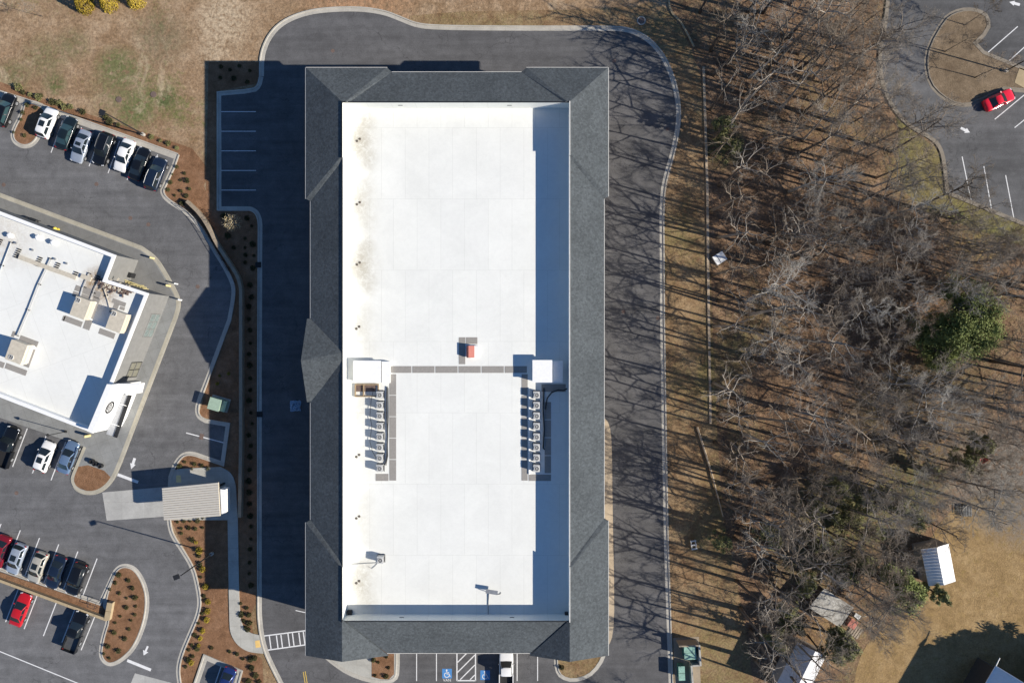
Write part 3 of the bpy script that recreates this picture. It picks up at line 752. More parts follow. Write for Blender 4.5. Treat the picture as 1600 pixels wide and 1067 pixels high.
# --- things on the white roof
def hatch(cx0, cy0, cx1, cy1, hgt, label):
    a = P(cx0, cy0, ZF + hgt); b = P(cx1, cy1, ZF + hgt); c = (a + b) / 2
    e = empty('roof_box', (c.x, c.y, ZF), 0, label, 'roof box')
    L, Wd = abs(b.x - a.x), abs(b.y - a.y)
    m = MB(); m.box((0, 0, hgt / 2 - .05), (L - .2, Wd - .2, hgt - .1)); m.build('shaft_wall', M_white, e)
    m = MB(); m.box((0, 0, hgt - .04), (L, Wd, .10)); m.build('cap', M_white, e)
    return e
e = hatch(552, 563.5, 595, 597.5, .75, 'white rooftop lift box north of the condensers at west edge')
m = MB(); m.box((2.3, -.1, .25), (1.0, 2.7, .5)); m.build('skirt', M_white, e)
e = hatch(832, 562.5, 863, 597.5, 1.35, 'white rooftop lift box half in parapet shade at east edge')
m = MB(); m.box((1.95, -.1, .35), (1.3, 2.7, .7)); m.build('skirt', M_white, e)

def condenser(loc, label, group=None, sc=1.0):
    e = empty('condenser_unit', loc, 0, label, 'air conditioner', group)
    m = MB(); m.box((0, 0, .07), (.95, 1.0, .10)); m.build('base', M_dark, e)
    m = MB(); m.box((0, 0, .50), (.80, .86, .76)); m.build('casing', M_unit, e)
    m = MB(); m.box((.403, 0, .48), (.012, .7, .6)); m.build('coil_panel', M_grille, e)
    m = MB(); m.ring((0, -.02), .27, .34, .88, .93, 18); m.build('fan_ring', M_unit, e)
    m = MB(); m.cyl((0, -.02), .26, .86, .885, 18); f = m.build('fan', M_dark, e)
    m = MB()
    for k in range(4): m.box((0, -.02, .90), (.52, .035, .02), k * pi / 4)
    m.build('grille', M_unit, f)
    m = MB(); m.box((0, .415, .55), (.8, .02, .5)); m.build('service_panel', M_grille, e)
    return e
proto = None
for side, X, lb in ((0, 593, 'boxy grey condenser unit in the sunlit west rooftop row'), (1, 838.5, 'boxy grey condenser unit in the east rooftop row beside shade')):
    for i in range(8):
        y = 617 + 16.4 * i
        l = lb if 0 < i < 7 else lb.replace('boxy', 'northernmost' if i == 0 else 'southernmost')
        gq = 'west rooftop condensers' if side == 0 else 'east rooftop condensers'
        v = P(X, y, ZF + .9)
        if proto is None:
            proto = condenser((v.x, v.y, ZF + .02), l, gq); e = proto
        else:
            e = copy_tree(proto); e.location = (v.x, v.y, ZF + .02); e['label'] = l; e['group'] = gq
    # rails and cables
    v0 = P(X - (9 if side else -11), 612, ZF + .2); v1 = P(X - (9 if side else -11), 742, ZF + .2)
e = condenser((P(594, 875, ZF + .9).x, P(594, 875, ZF + .9).y, ZF + .02), 'lone grey condenser unit near the southwest roof corner', None)
def cable(pts_px, z, r, label, name='roof_cable', mat=None):
    m = MB(); pts = [P(x, y, z + dz) for x, y, dz in [(p + (0,))[:3] for p in pts_px]]
    o = pts[0].copy(); o.z = 0
    m.tube([p - pts[0] for p in pts], r, 5)
    ob = m.build(name, mat or M_dark); ob.location = pts[0]
    tag(ob, label, 'cable')
    return ob
cable([(605, 604), (604, 640), (606, 680), (604.5, 715), (602, 724), (597, 728)], ZF + .12, .07, 'thick dark cable bundle behind the west condenser row')
cable([(606.5, 606), (607, 650), (605.5, 690), (606, 712), (603, 727)], ZF + .10, .05, 'thin outer cable strung along the west condenser row')
cable([(584, 606), (580, 625), (578, 650), (581, 665), (578, 690), (582, 705), (588, 716)], ZF + .2, .03, 'looping thin wire on the open side of west condensers')
cable([(850, 606), (849, 640), (850.5, 670), (849, 700), (851, 702)], ZF + .12, .09, 'dark pipe bundle behind the east condenser row')
cable([(852, 640), (855, 622), (862, 613), (872, 609), (880, 610), (886, 607)], ZF + .25, .09, 'curved black pipe from east condensers to the parapet')
m = MB(); a = P(828, 604, ZF); b = P(828, 742, ZF)
cable([(827, 606), (827, 741)], ZF + .12, .07, 'white rail along the front of east condensers', 'roof_rail', M_white)
# conduit, small antenna mast and swivel arm
cable([(549, 881), (560, 880.5), (575, 879.5), (588, 879), (594, 875)], ZF + .06, .03, 'thin conduit with blocks leading to lone southwest condenser', 'roof_conduit', M_galv)
cable([(576, 885), (581, 888), (586, 884), (590, 880)], ZF + .06, .03, 'short looped wire beside the lone southwest condenser', 'roof_wire', M_galv)
e = empty('dish_antenna', P(763, 962, ZF), 0, 'grey panel antenna on arm by the south parapet', 'antenna')
v0 = P(763, 962, ZF)
m = MB(); m.tube([(0, 0, .05), (0, 1.6, .05), (.1, 3.0, .1)], .06, 6); m.tube([(-.5, -.05, .04), (.6, -.05, .04)], .06, 6); m.build('conduit', M_galv, e)
m = MB(); m.tube([(.1, 3.0, .05), (.1, 3.05, .75)], .05, 6); m.build('post', M_galv, e)
m = MB(); m.box((.45, 3.3, .72), (1.5, .5, .10), R(-9)); m.build('panel', M_galv, e)
m = MB(); m.tube([(.5, 3.0, .06), (1.0, 2.75, .05), (1.5, 2.8, .05), (1.6, 3.0, .05)], .03, 5); m.build('cable', M_dark, e)
# red vent hood
c = P(735.5, 549.5, ZF + .5)
e = empty('vent_hood', (c.x, c.y, ZF), 0, 'red metal vent hood standing on the middle of the white roof', 'roof vent')
m = MB(); m.box((.5, 0, .14), (.9, 1.5, .28)); m.build('curb', M_white, e)
m = MB(); m.add([(-.55, -.75, .25), (.45, -.75, .25), (.45, .75, .25), (-.55, .75, .25), (-.25, -.75, .85), (.45, -.75, .55), (.45, .75, .55), (-.25, .75, .85)], [(3, 2, 1, 0), (4, 5, 6, 7), (0, 1, 5, 4), (1, 2, 6, 5), (2, 3, 7, 6), (3, 0, 4, 7)]); m.build('hood', M_red, e)
# timber crib beside west lift box
c = P(573, 610, ZF + .2)
e = empty('timber_crib', (c.x, c.y, ZF), 0, 'weathered timber crate frame below the west rooftop lift box', 'crate')
for dx, dy, L, Wd in ((0, .75, 3.0, .12), (0, -.75, 3.0, .12), (-1.45, 0, .12, 1.4), (1.45, 0, .12, 1.4), (-.4, 0, .12, 1.4)):
    m = MB(); m.box((dx, dy, .13), (L, Wd, .24)); m.build('board', M_wood, e)
m = MB(); m.box((-.2, .3, .04), (2.6, .9, .05)); m.build('deck', M_rust, e)

# ------------------------------------------------------------------ restaurant at left
ZP, ZR = 5.6, 4.75
rest_px = [(-140, 278), (180.5, 399), (166, 437), (231.5, 458.5), (145, 676), (-140, 566)]
rest_o = P(60, 500); rest_o.z = 0
rest = empty('restaurant', rest_o, 0, 'flat roofed white restaurant with rooftop units beside the car park', 'building')
def rpart(name, m, mat, parent=None):
    return meshobj(name, [v - rest_o for v in m.v], m.f, mat, parent or rest)
outer = ccw(W2(rest_px, ZP)); inner = offset_poly(outer, .42)
M_rmemb = mat_membrane('restaurant_membrane', (.765, .77, .735), [(P(195, 455).x, P(195, 455).y, 3.0, .9), (P(180, 448).x, P(180, 448).y, 2.2, 1.0), (P(20, 372).x, P(20, 372).y, 4.5, .35), (P(60, 385).x, P(60, 385).y, 4, .3)], True, R(-20), tan=(.27, .19, .11), dirt=.10)
m = MB(); nn = len(outer)
for x, y in outer: m.v += [Vector((x, y, 0)), Vector((x, y, ZP - .12))]
for i in range(nn): j = (i + 1) % nn; m.f.append((2 * i, 2 * j, 2 * j + 1, 2 * i + 1))
M_render = mat_simple('grey_render', (.185, .185, .18), .9, var=.1, scale=1.5)
rpart('wall', m, M_render)
cap_o = offset_poly(outer, -.05)
m = MB(); b = 0
for i in range(nn):
    m.v += [Vector((*cap_o[i], ZP - .13)), Vector((*cap_o[i], ZP)), Vector((*inner[i], ZP)), Vector((*inner[i], ZR - .02))]
for i in range(nn):
    j = (i + 1) % nn
    for t in range(3): m.f.append((4 * i + t, 4 * j + t, 4 * j + t + 1, 4 * i + t + 1))
rpart('parapet', m, M_white)
m = MB(); m.prism(inner, ZR - .2, ZR); rpart('flat_roof', m, M_rmemb)
u20 = R(-20.3)
def U(px, py, z, du=0, dv=0):
    p = P(px, py, z); return Vector((p.x + du * cos(u20) - dv * sin(u20), p.y + du * sin(u20) + dv * cos(u20), z))
# sign tower
tw = [P(167, 600, 6.9), P(176, 601, 6.9), P(153, 659, 6.9), P(143.5, 676.5, 6.9), P(136, 673.5, 6.9)]
m = MB(); m.prism([tuple(p[:2]) for p in tw], 0.1, 6.9); rpart('sign_wall', m, M_white)
# projecting fin over the entrance
a = P(176, 601, 5.2); d = Vector((cos(u20), sin(u20), 0)); v_ = Vector((sin(u20), -cos(u20), 0))
q = [P(174, 600, 5.4), P(218, 599, 5.4), P(214, 614.5, 5.4), P(171, 616, 5.4)]
m = MB(); m.prism([tuple(p[:2]) for p in q], 4.1, 5.4); rpart('entrance_fin', m, M_white)
# emblem on the tower's east face
e1 = P(176, 601, 6.9); e2 = P(150, 666, 6.9); e1.z = e2.z = 0
dirn = (e2 - e1).normalized(); nrm = Vector((-dirn.y, dirn.x, 0))
if nrm.x < 0: nrm = -nrm
cen = e1 + dirn * 3.3 + Vector((0, 0, 5.5)) + nrm * .05
def disc(r0, r1, mat, name, off, n=28, par=None):
    m = MB()
    for r in (r0, r1):
        for k in range(n):
            t = 2 * pi * k / n
            m.v.append(cen + nrm * off + dirn * r * cos(t) + Vector((0, 0, 1)) * r * sin(t))
    for k in range(n): m.f.append((k, (k + 1) % n, n + (k + 1) % n, n + k))
    return rpart(name, m, mat, par)
disc(.62, .86, M_dark, 'emblem_ring', .0); disc(.0, .52, M_grille, 'emblem_disc', .0)
for k in (-.3, 0, .3):
    m = MB(); c0 = cen + nrm * .03
    for s1, s2 in ((-.4, -.05), (.4, -.05), (.4, .05), (-.4, .05)): m.v.append(c0 + dirn * s1 + Vector((0, 0, k + s2)))
    m.f.append((0, 1, 2, 3)); rpart('emblem_bar', m, M_white)
# glass awning beside tower
q = [P(187, 616, 3.6), P(204, 618, 3.6), P(181, 683, 3.6), P(166, 678, 3.6)]
m = MB(); m.prism([tuple(p[:2]) for p in q], 3.45, 3.6); rpart('awning', m, mat_simple('awning_panel', (.40, .41, .42), .3))
q = [P(200, 617, 3.7), P(205, 618, 3.7), P(182, 684, 3.7), P(177, 682, 3.7)]
m = MB(); m.prism([tuple(p[:2]) for p in q], 3.5, 3.72); rpart('awning_gutter', m, M_dark)
for t in (.25, .75):
    a = P(182 - 26 * t, 612 + 60 * t, 4.9); b = P(203 - 22 * t, 618 + 64 * t, 3.7)
    m = MB(); m.tube([a, b], .03, 5); rpart('awning_rod', m, M_galv)
# windows of the east wall
wa = P(231.5, 458.5, ZP); wb_ = P(145, 676, ZP); wd = (wb_ - wa); wd.z = 0
wn = Vector((-wd.y, wd.x, 0)).normalized()
if wn.x < 0: wn = -wn
def wwin(t0, t1, z0, z1, nx, nz, frame, glass):
    def Q(t, z, off): q = wa + wd * t + wn * off; return Vector((q.x, q.y, z))
    fr = MB()
    for k in range(nx + 1):
        t = t0 + (t1 - t0) * k / nx; fr.tube([Q(t, z0, .05), Q(t, z1, .05)], .06, 4)
    for k in range(nz + 1):
        z = z0 + (z1 - z0) * k / nz; fr.tube([Q(t0, z, .05), Q(t1, z, .05)], .06, 4)
    f = rpart('window', fr, frame)
    dt, dz = (t1 - t0) / nx, (z1 - z0) / nz
    for a_ in range(nx):
        for b_ in range(nz):
            m = MB(); m.add([Q(t0 + dt * a_, z0 + dz * b_, .03), Q(t0 + dt * (a_ + 1), z0 + dz * b_, .03), Q(t0 + dt * (a_ + 1), z0 + dz * (b_ + 1), .03), Q(t0 + dt * a_, z0 + dz * (b_ + 1), .03)], [(0, 1, 2, 3)])
            rpart('pane', m, glass, f)
wwin(.14, .31, .5, 2.8, 3, 2, M_render, mat_simple('pale_glass', (.16, .195, .19), .2, var=.25))
wwin(.50, .61, .4, 3.0, 2, 2, M_dark, mat_simple('blind_glass', (.17, .165, .13), .2, var=.2))
# rooftop pads, units, pipes
def rp(px4, z=ZR + .014):
    m = MB(); m.prism([tuple(P(x, y, ZR)[:2]) for x, y in px4], z - .012, z); rpart('walkway_pad', m, M_pad)
def quad(cx, cy, L, Wd, a=20.3):
    ca, sa = cos(R(a)), sin(R(a)); return [(cx + i * L / 2 * ca - j * Wd / 2 * sa, cy + i * L / 2 * sa + j * Wd / 2 * ca) for i, j in ((-1, -1), (1, -1), (1, 1), (-1, 1))]
for args in [(122, 451, 10, 9), (118.5, 460, 10, 8), (136, 455, 14, 11), (133, 463, 14, 5), (151, 460, 12, 11), (146, 481, 11, 34), (137, 507, 11, 16), (114, 502, 30, 9), (99.5, 497.5, 4, 8), (186, 473, 22, 7), (181, 479, 8, 8), (191, 482, 8, 5), (167, 521, 26, 9), (45, 533, 30, 9), (21, 522, 5, 9), (46, 559, 9, 30), (25, 577, 35, 9), (-2, 568, 18, 9)]:
    rp(quad(*args))
def rtu(c, L, Wd, hgt, fan, label):
    o = P(c[0], c[1], ZR + hgt); o.z = ZR
    e = empty('rooftop_unit', o, u20, label, 'air conditioner')
    m = MB(); m.box((0, 0, .15), (L * .92, Wd * .92, .3)); m.build('curb', M_white, e)
    m = MB(); m.box((0, 0, .3 + (hgt - .3) / 2), (L, Wd, hgt - .3)); m.build('casing', M_cream, e)
    m = MB(); m.box((L / 2 - .2, 0, .3 + (hgt - .3) * .3), (.55, Wd * .8, (hgt - .3) * .6)); m.build('intake_hood', M_cream, e)
    fx, fy = fan
    m = MB(); m.ring((fx, fy), .26, .34, hgt, hgt + .07, 18); m.build('fan_ring', M_unit, e)
    m = MB(); m.cyl((fx, fy), .27, hgt - .01, hgt + .03, 18); f = m.build('fan', M_dark, e)
    m = MB(); m.box((fx, fy, hgt + .05), (.54, .05, .02)); m.box((fx, fy, hgt + .05), (.05, .54, .02)); m.build('grille', M_unit, f)
    return e
rtu((125, 481), 2.0, 2.6, 1.5, (-.55, .85), 'cream rooftop unit with corner fan nearest the roof middle')
rtu((181, 502), 2.0, 2.6, 1.5, (-.55, .85), 'cream rooftop unit close to the east parapet')
rtu((25, 550), 2.2, 2.7, 1.5, (-.35, -.85), 'cream rooftop unit on pads near left photo edge')
def rcable(pts, r, label, mat=None, sup=True):
    z = ZR + .18
    o = P(pts[0][0], pts[0][1], z); e = empty('gas_pipe', o, 0, label, 'pipe')
    m = MB(); m.tube([P(x, y, z) - o for x, y in pts], r, 6); m.build('pipe', mat or M_galv, e)
    if sup:
        a = P(*pts[0], z); b = P(*pts[-1], z); n = max(2, int((b - a).length / 3.2))
        d = (b - a)
        for i in range(n + 1):
            q = a + d * (i / n) - o; m = MB(); m.box((q.x, q.y, -.1), (.45, .12, .14), math.atan2(d.y, d.x) + pi / 2); m.build('support_block', M_dark, e)
rcable([(78, 404), (58, 446), (42, 487), (26, 524)], .05, 'long thin pipe across restaurant roof to the left edge unit')
rcable([(80, 405), (60, 447), (44, 488), (28, 525)], .04, 'second thin pipe running just right of long roof pipe', sup=False)
rcable([(139, 427), (129, 450), (124, 470)], .05, 'short pipe dropping toward the middle rooftop unit')
rcable([(154, 437), (147, 453), (138, 478)], .05, 'short pipe right of the middle rooftop unit')
rcable([(158, 438), (169, 470), (173, 486)], .05, 'pale slanting pipe leading to the east rooftop unit', M_cream)
rcable([(17, 379), (4, 413), (-12, 450)], .06, 'paired pipe at the far left of restaurant roof')
for (px, py, n) in [(31, 395, 5), (64, 408, 5), (92, 417, 4), (120, 431, 4), (154, 437, 3), (2, 380, 3)]:
    for k in range(n):
        q = P(px - 1.5 * k, py + 3.0 * k - 5, ZR); m = MB(); m.box((q.x, q.y, ZR + .07), (.5, .17, .14), u20); rpart('duct_block', m, M_dark)
for (px, py, L) in [(48, 408, 34), (80, 420, 30), (108, 430, 26), (136, 434, 16)]:
    q = P(px, py, ZR); m = MB(); m.box((q.x, q.y, ZR + .2), (L / S, .55, .16), u20); rpart('duct_run', m, M_cream)
for c, lb in (((59, 371), 'white gooseneck vent nearer the left on restaurant roof'), ((83, 379), 'white gooseneck vent left of the shaded roof corner'), ((15, 368), 'white sooty exhaust fan near the left roof edge')):
    o = P(c[0], c[1], ZR + .4); o.z = ZR; e = empty('roof_vent', o, 0, lb, 'roof vent')
    m = MB(); m.cyl((0, 0), .28, 0, .5, 12, .22); m.build('stack', M_white, e); m = MB(); m.cyl((0, 0), .36, .5, .68, 12, .15); m.build('cowl', M_white, e)
for c in ((52, 391), (87, 405), (105, 412), (26, 380)):
    q = P(c[0], c[1], ZR); m = MB(); m.cyl(q, .14, ZR, ZR + .25, 8); rpart('vent_pipe', m, M_galv)
# junk heap of leaves/debris in the roof corner
m = MB(); rr = random.Random(5)
for k in range(150):
    t = rr.random(); q = P(160 + 42 * t + rr.gauss(0, 4), 442 + 15 * t + rr.gauss(0, 3.5), ZR)
    m.box((q.x, q.y, ZR + rr.uniform(.02, .25)), (rr.uniform(.1, .6), rr.uniform(.05, .18), rr.uniform(.04, .2)), rr.uniform(0, pi))
o = rpart('roof_clutter', m, M_rust); o['kind'] = 'stuff'
m = MB()
for k in range(90):
    t = rr.random(); q = P(160 + 42 * t + rr.gauss(0, 4), 440 + 15 * t + rr.gauss(0, 3.5), ZR)
    m.box((q.x, q.y, ZR + rr.uniform(.05, .3)), (rr.uniform(.1, .5), rr.uniform(.05, .2), rr.uniform(.04, .2)), rr.uniform(0, pi))
o = rpart('pale_clutter', m, M_cream); o['kind'] = 'stuff'
# yellow gas manifold on the outer wall, cabinet, bollards, hydrant, bin
o = P(221, 448); e = empty('gas_manifold', (o.x, o.y, .13), u20, 'tangled yellow gas pipes along the restaurant wall', 'pipes')
m = MB()
for k in range(7): m.tube([(-1.4 + .42 * k, 0, 0), (-1.4 + .42 * k, .05, 1.5)], .06, 6)
m.build('riser', M_cream_y, e)
m = MB(); m.tube([(-1.6, 0, 1.2), (1.7, -.1, 1.3)], .09, 6); m.tube([(-1.6, .25, 1.5), (1.6, .3, 1.5)], .07, 6); m.tube([(-1.2, -.2, 1.6), (1.2, .45, 1.6)], .06, 6); m.build('header', M_cream_y, e)
o = P(208.5, 430.5); e = empty('meter_cabinet', (o.x, o.y, .13), u20, 'black square cabinet on grey paving by yellow pipes', 'cabinet')
m = MB(); m.box((0, 0, .6), (.75, .65, 1.2)); m.build('body', M_dark, e); m = MB(); m.box((0, 0, 1.22), (.82, .72, .05)); m.build('lid', M_dark, e); m = MB(); m.box((0, -.9, .3), (.5, .35, .6)); m.build('meter', M_grille, e)
def bollard(c, hgt, mat, lb, name='bollard', r=.14):
    o = P(*c); e = empty(name, (o.x, o.y, .1), 0, lb, 'bollard'); m = MB(); m.cyl((0, 0), r, 0, hgt, 12); m.build('post', mat, e); m = MB(); m.cyl((0, 0), r, hgt, hgt + .09, 12, r * .4); m.build('cap', mat, e)
bollard((241, 404), 1.0, M_cream_y, 'pale yellow bollard at the curved pavement corner'); bollard((266, 447), 1.0, M_cream_y, 'pale yellow bollard inside the kerb near the manifold', r=.16)
bollard((278, 444), .9, M_white, 'white marker post on kerb nearest the lone bollard', r=.1); bollard((284, 469), .9, M_white, 'white marker post on the outermost kerb bend', r=.12)
bollard((141, 680), 1.1, M_cream_y, 'squat yellow post at the foot of sign wall', r=.2)
o = P(92, 359); e = empty('hydrant', (o.x, o.y, .13), 0, 'bright yellow hydrant on grey paving behind restaurant', 'hydrant')
m = MB(); m.cyl((0, 0), .22, 0, .75, 12, .2); m.build('barrel', M_yellow, e); m = MB(); m.cyl((0, 0), .26, .75, 1.0, 12, .08); m.build('bonnet', M_yellow, e); m = MB(); m.tube([(-.4, 0, .5), (.4, 0, .5)], .09, 8); m.tube([(0, 0, .5), (0, -.4, .5)], .11, 8); m.build('nozzle', M_yellow, e)
o = P(60, 347); e = empty('barbecue_grill', (o.x, o.y, .13), R(-20), 'black lidded smoker beside the restaurant back wall', 'grill')
m = MB(); m.tube([(-.6, 0, .85), (-.5, 0, .85), (.5, 0, .85), (.6, 0, .85)], [.1, .32, .32, .1], 12); m.build('drum', M_dark, e); m = MB(); m.tube([(-.8, .1, .8), (-.8, .1, 1.5)], .07, 6); m.build('chimney', M_dark, e)
m = MB()
for sx in (-.4, .4):
    for sy in (-.25, .25): m.tube([(sx, sy, 0), (sx, sy * .7, .7)], .03, 5)
m.build('legs', M_dark, e)
# pots and pavement furniture
for i, (x, y) in enumerate(((143, 721), (148, 724.5), (156.5, 728))):
    o = P(x, y, .5); e = empty('planter', (o.x, o.y, .13), 0, ('leftmost black round planter', 'middle black round planter', 'rightmost black round planter')[i] + ' at the edge of bark bed', 'planter', 'planters by the bark bed')
    m = MB(); m.ring((0, 0), .20, .30, 0, .55, 16); m.build('pot', M_dark, e); m = MB(); m.cyl((0, 0), .21, .02, .42, 14); m.build('soil', M_black, e)
o = P(150, 707); 
m = MB(); a = P(129, 698, 0); b = P(116, 731, 0); c0 = (a + b) / 2
e = empty('handrail', (c0.x, c0.y, .13), 0, 'dark handrail between blue sedan and bark bed', 'railing')
d = (b - a) / 2
m.tube([tuple(-d + Vector((0, 0, .95))), tuple(d + Vector((0, 0, .95)))], .05, 6); m.build('rail', M_dark, e)
for t in (-1, 0, 1):
    m = MB(); q = d * t * .95; m.tube([(q.x, q.y, 0), (q.x, q.y, .95)], .04, 5); m.build('post', M_dark, e)
# drive thru canopy
zc = 3.4
q = [P(253, 762.5, zc), P(340.6, 753.8, zc), P(343.5, 806, zc), P(256, 812.5, zc)]
c0 = sum(q, Vector()) / 4; c0.z = 0
e = empty('canopy', c0, 0, 'beige ribbed metal canopy over the drive through lane', 'canopy')
m = MB(); m.prism([tuple((p - c0)[:2]) for p in q], zc - .3, zc - .06); m.build('roof_deck', M_cream, e)
for k in range(14):
    t0 = (k + .04) / 14; t1 = (k + .80) / 14
    a = q[0].lerp(q[3], t0) - c0; b = q[1].lerp(q[2], t0) - c0; c = q[1].lerp(q[2], t1) - c0; d = q[0].lerp(q[3], t1) - c0
    m = MB(); m.prism([tuple(a[:2]), tuple(b[:2]), tuple(c[:2]), tuple(d[:2])], zc - .06, zc); m.build('roof_panel', mat_simple('beige_panel%d' % k, (.47, .445, .40), .5, var=.04) if k == 0 else MATS['beige_panel0'], e)
q2 = [P(344, 764, zc - .2), P(351.5, 765, zc - .2), P(352, 801, zc - .2), P(346, 803, zc - .2)]
m = MB(); m.prism([tuple((p - c0)[:2]) for p in q2], 1.6, zc - .2); m.build('menu_sign', M_white, e)
for p in (P(336, 762, 3.1), P(338, 798, 3.1)):
    m = MB(); m.box((p.x - c0.x, p.y - c0.y, 1.55), (.25, .25, 3.1)); m.build('post', M_dark, e)

# ------------------------------------------------------------------ walls, fences
def block_wall(px, thick, hgt, mat, label, name='retaining_wall', seg=2.2, cat='wall', z0=0.0):
    pts = [P(x, y) for x, y in px]; o = pts[0].copy(); e = empty(name, (o.x, o.y, z0), 0, label, cat)
    body = MB()
    for a, b in zip(pts[:-1], pts[1:]):
        d = b - a; L = d.length; n = max(1, int(round(L / seg))); an = math.atan2(d.y, d.x)
        c = (a + b) / 2 - o
        mm = MB(); mm.box((c.x, c.y, hgt / 2 - .05), (L, thick * .85, hgt - .1), an); body.add(mm.v, mm.f)
        for i in range(n):
            c = a + d * ((i + .5) / n) - o
            mm = MB(); mm.box((c.x, c.y, hgt - .04), (L / n - .04, thick, .1), an); mm.build('cap_stone', mat, e)
    body.build('wall_body', mat, e)
    return e
M_edging = mat_concrete('pale_edging', (.46, .365, .26))
block_wall(smooth_path([(296, 316), (317, 336), (332, 360), (341, 380), (362, 412), (376, 434), (380, 452)], 1) + [(380, 560), (380, 690), (378, 806)], .45, .9, M_graywall, 'low tan block wall following the shaded planting bed')
block_wall([(-40, 888), (0, 902), (90, 935), (172, 965)], .36, .75, M_tanwall, 'tan capped low wall dividing the two lower parking rows', seg=2.0)
block_wall([(172, 965), (177, 938)], .75, .8, M_tanwall, 'broad pale end block of the divider wall by island', 'end_wall', 1.3)
block_wall([(1041, -30), (1046, 12), (1050, 22), (1063, 35), (1076, 58), (1084, 74)], .22, .2, M_tanwall, 'curved weathered edging wall at the top of the wood', 'edging_wall', 1.5)
block_wall([(1099, 105), (1102, 200), (1105, 300), (1106, 420), (1108, 545)], .34, .14, M_edging, 'straight tan edging wall between verge and leaf litter', 'edging_wall', 2.0)
block_wall([(1108, 548), (1109, 600), (1110, 662)], .32, .12, M_edging, 'broken southern stretch of tan edging wall in leaf litter', 'edging_wall', 2.0)
# black railing on the kerb by the wall
pts = [P(x, y) for x, y in smooth_path([(286, 322), (306, 338), (322, 360), (336, 384), (347, 402), (360, 424)], 1)]
e = empty('metal_railing', pts[0], 0, 'thin black railing curving along the kerb beside tan wall', 'railing')
m = MB()
for z in (.55, 1.0): m.tube([(p - pts[0]) + Vector((0, 0, z)) for p in pts], .03, 5)
m.build('rail', M_dark, e)
for p in pts[::1]:
    q = p - pts[0]; m = MB(); m.tube([(q.x, q.y, 0), (q.x, q.y, 1.02)], .03, 5); m.build('post', M_dark, e)
# small railing on divider wall end
o = P(150, 940); e = empty('bike_rack', (o.x, o.y, .1), R(-20), 'small wire rack on mulch at end of divider', 'rack')
m = MB(); m.tube([(-.5, -.5, 0), (-.5, -.5, .9), (.5, -.5, .9), (.5, -.5, 0)], .03, 5); m.tube([(-.5, .5, 0), (-.5, .5, .9), (.5, .5, .9), (.5, .5, 0)], .03, 5); m.build('hoop', M_dark, e); m = MB(); m.tube([(-.5, -.5, .9), (-.5, .5, .9)], .03, 5); m.tube([(.5, -.5, .9), (.5, .5, .9)], .03, 5); m.build('rail', M_dark, e)

# ------------------------------------------------------------------ lamp posts
def lamp(base, hgt, label, arms=((0, .6),), head=(.75, .6), rot=0.0):
    o = P(*base); e = empty('street_lamp', o, rot, label, 'street lamp')
    m = MB(); m.cyl((0, 0), .24, 0, .5, 12); m.build('footing', M_kerb, e)
    m = MB(); m.tube([(0, 0, .4), (0, 0, hgt)], [.10, .07], 8); m.build('pole', M_dark, e)
    for a, L in arms:
        d = Vector((cos(a), sin(a), 0))
        m = MB(); m.tube([(0, 0, hgt - .1), tuple(d * L + Vector((0, 0, hgt)))], .045, 6); m.build('arm', M_dark, e)
        m = MB(); c = d * (L + .25); m.box((c.x, c.y, hgt + .0), (head[0], head[1], .14), a); m.build('lamp_head', M_dark, e)
    return e
lamp((225, 211), 8.8, 'tall black lamp post in mulch above the parked row', ((R(160), .35),))
lamp((332, 864), 9.0, 'tall black lamp post in shaded bed by walkway', ((R(200), .4),))
e = empty('garden_lamp', P(104, 674), 0, 'slender black pedestrian lamp post on the pavement by restaurant', 'street lamp')
m = MB(); m.cyl((0, 0), .2, .1, .5, 12, .1); m.build('footing', M_dark, e); m = MB(); m.tube([(0, 0, .3), (0, 0, 3.9)], .05, 8); m.build('pole', M_dark, e); m = MB(); m.cyl((0, 0), .22, 3.85, 4.15, 14, .08); m.build('lamp_head', M_dark, e)
lamp((1570, 112), 9.0, 'twin headed lamp post in the car park island', ((R(75), .7), (R(255), .7)), (.7, .45))
# utility box
o = P(341, 631, .7); e = empty('utility_box', (o.x, o.y, .02), R(-16), 'pale green utility cabinet standing in the kerb corner', 'cabinet')
m = MB(); m.box((0, 0, .1), (2.6, 1.9, .16)); m.build('plinth', M_kerb, e)
m = MB(); m.box((-.15, 0, .85), (1.5, 1.55, 1.4)); m.build('cabinet', M_green, e); m = MB(); m.box((-.15, 0, 1.58), (1.6, 1.65, .08)); m.build('lid', M_green, e); m = MB(); m.box((.95, -.05, .6), (.6, 1.5, .9)); m.build('side_cabinet', M_green, e)
# dumpster corral
o = P(1074, 1015); e = empty('bin_enclosure', o, 0, 'pale walled bin corral at the edge of the drive', 'enclosure')
def bar3(a, b, z0, z1, th, mat, name):
    A = P(*a) - o; Bq = P(*b) - o; d = Bq - A; c = (A + Bq) / 2; m = MB(); m.box((c.x, c.y, (z0 + z1) / 2), (d.length, th, z1 - z0), math.atan2(d.y, d.x)); m.build(name, mat, e)
bar3((1056, 1000), (1086, 999), 0, 1.9, .2, M_graywall, 'back_wall'); bar3((1087, 998), (1089, 1030), 0, 1.9, .25, M_walk2, 'side_wall'); bar3((1077, 1031), (1089, 1030), 0, 1.7, .2, M_walk2, 'return_wall'); bar3((1077, 1033), (1080, 1075), 0, 1.2, .25, M_walk2, 'low_wall')
m = MB(); m.prism([tuple((P(x, y) - o)[:2]) for x, y in ((1052, 996), (1092, 994), (1095, 1075), (1054, 1075))], .005, .05); m.build('slab', M_graywall, e)
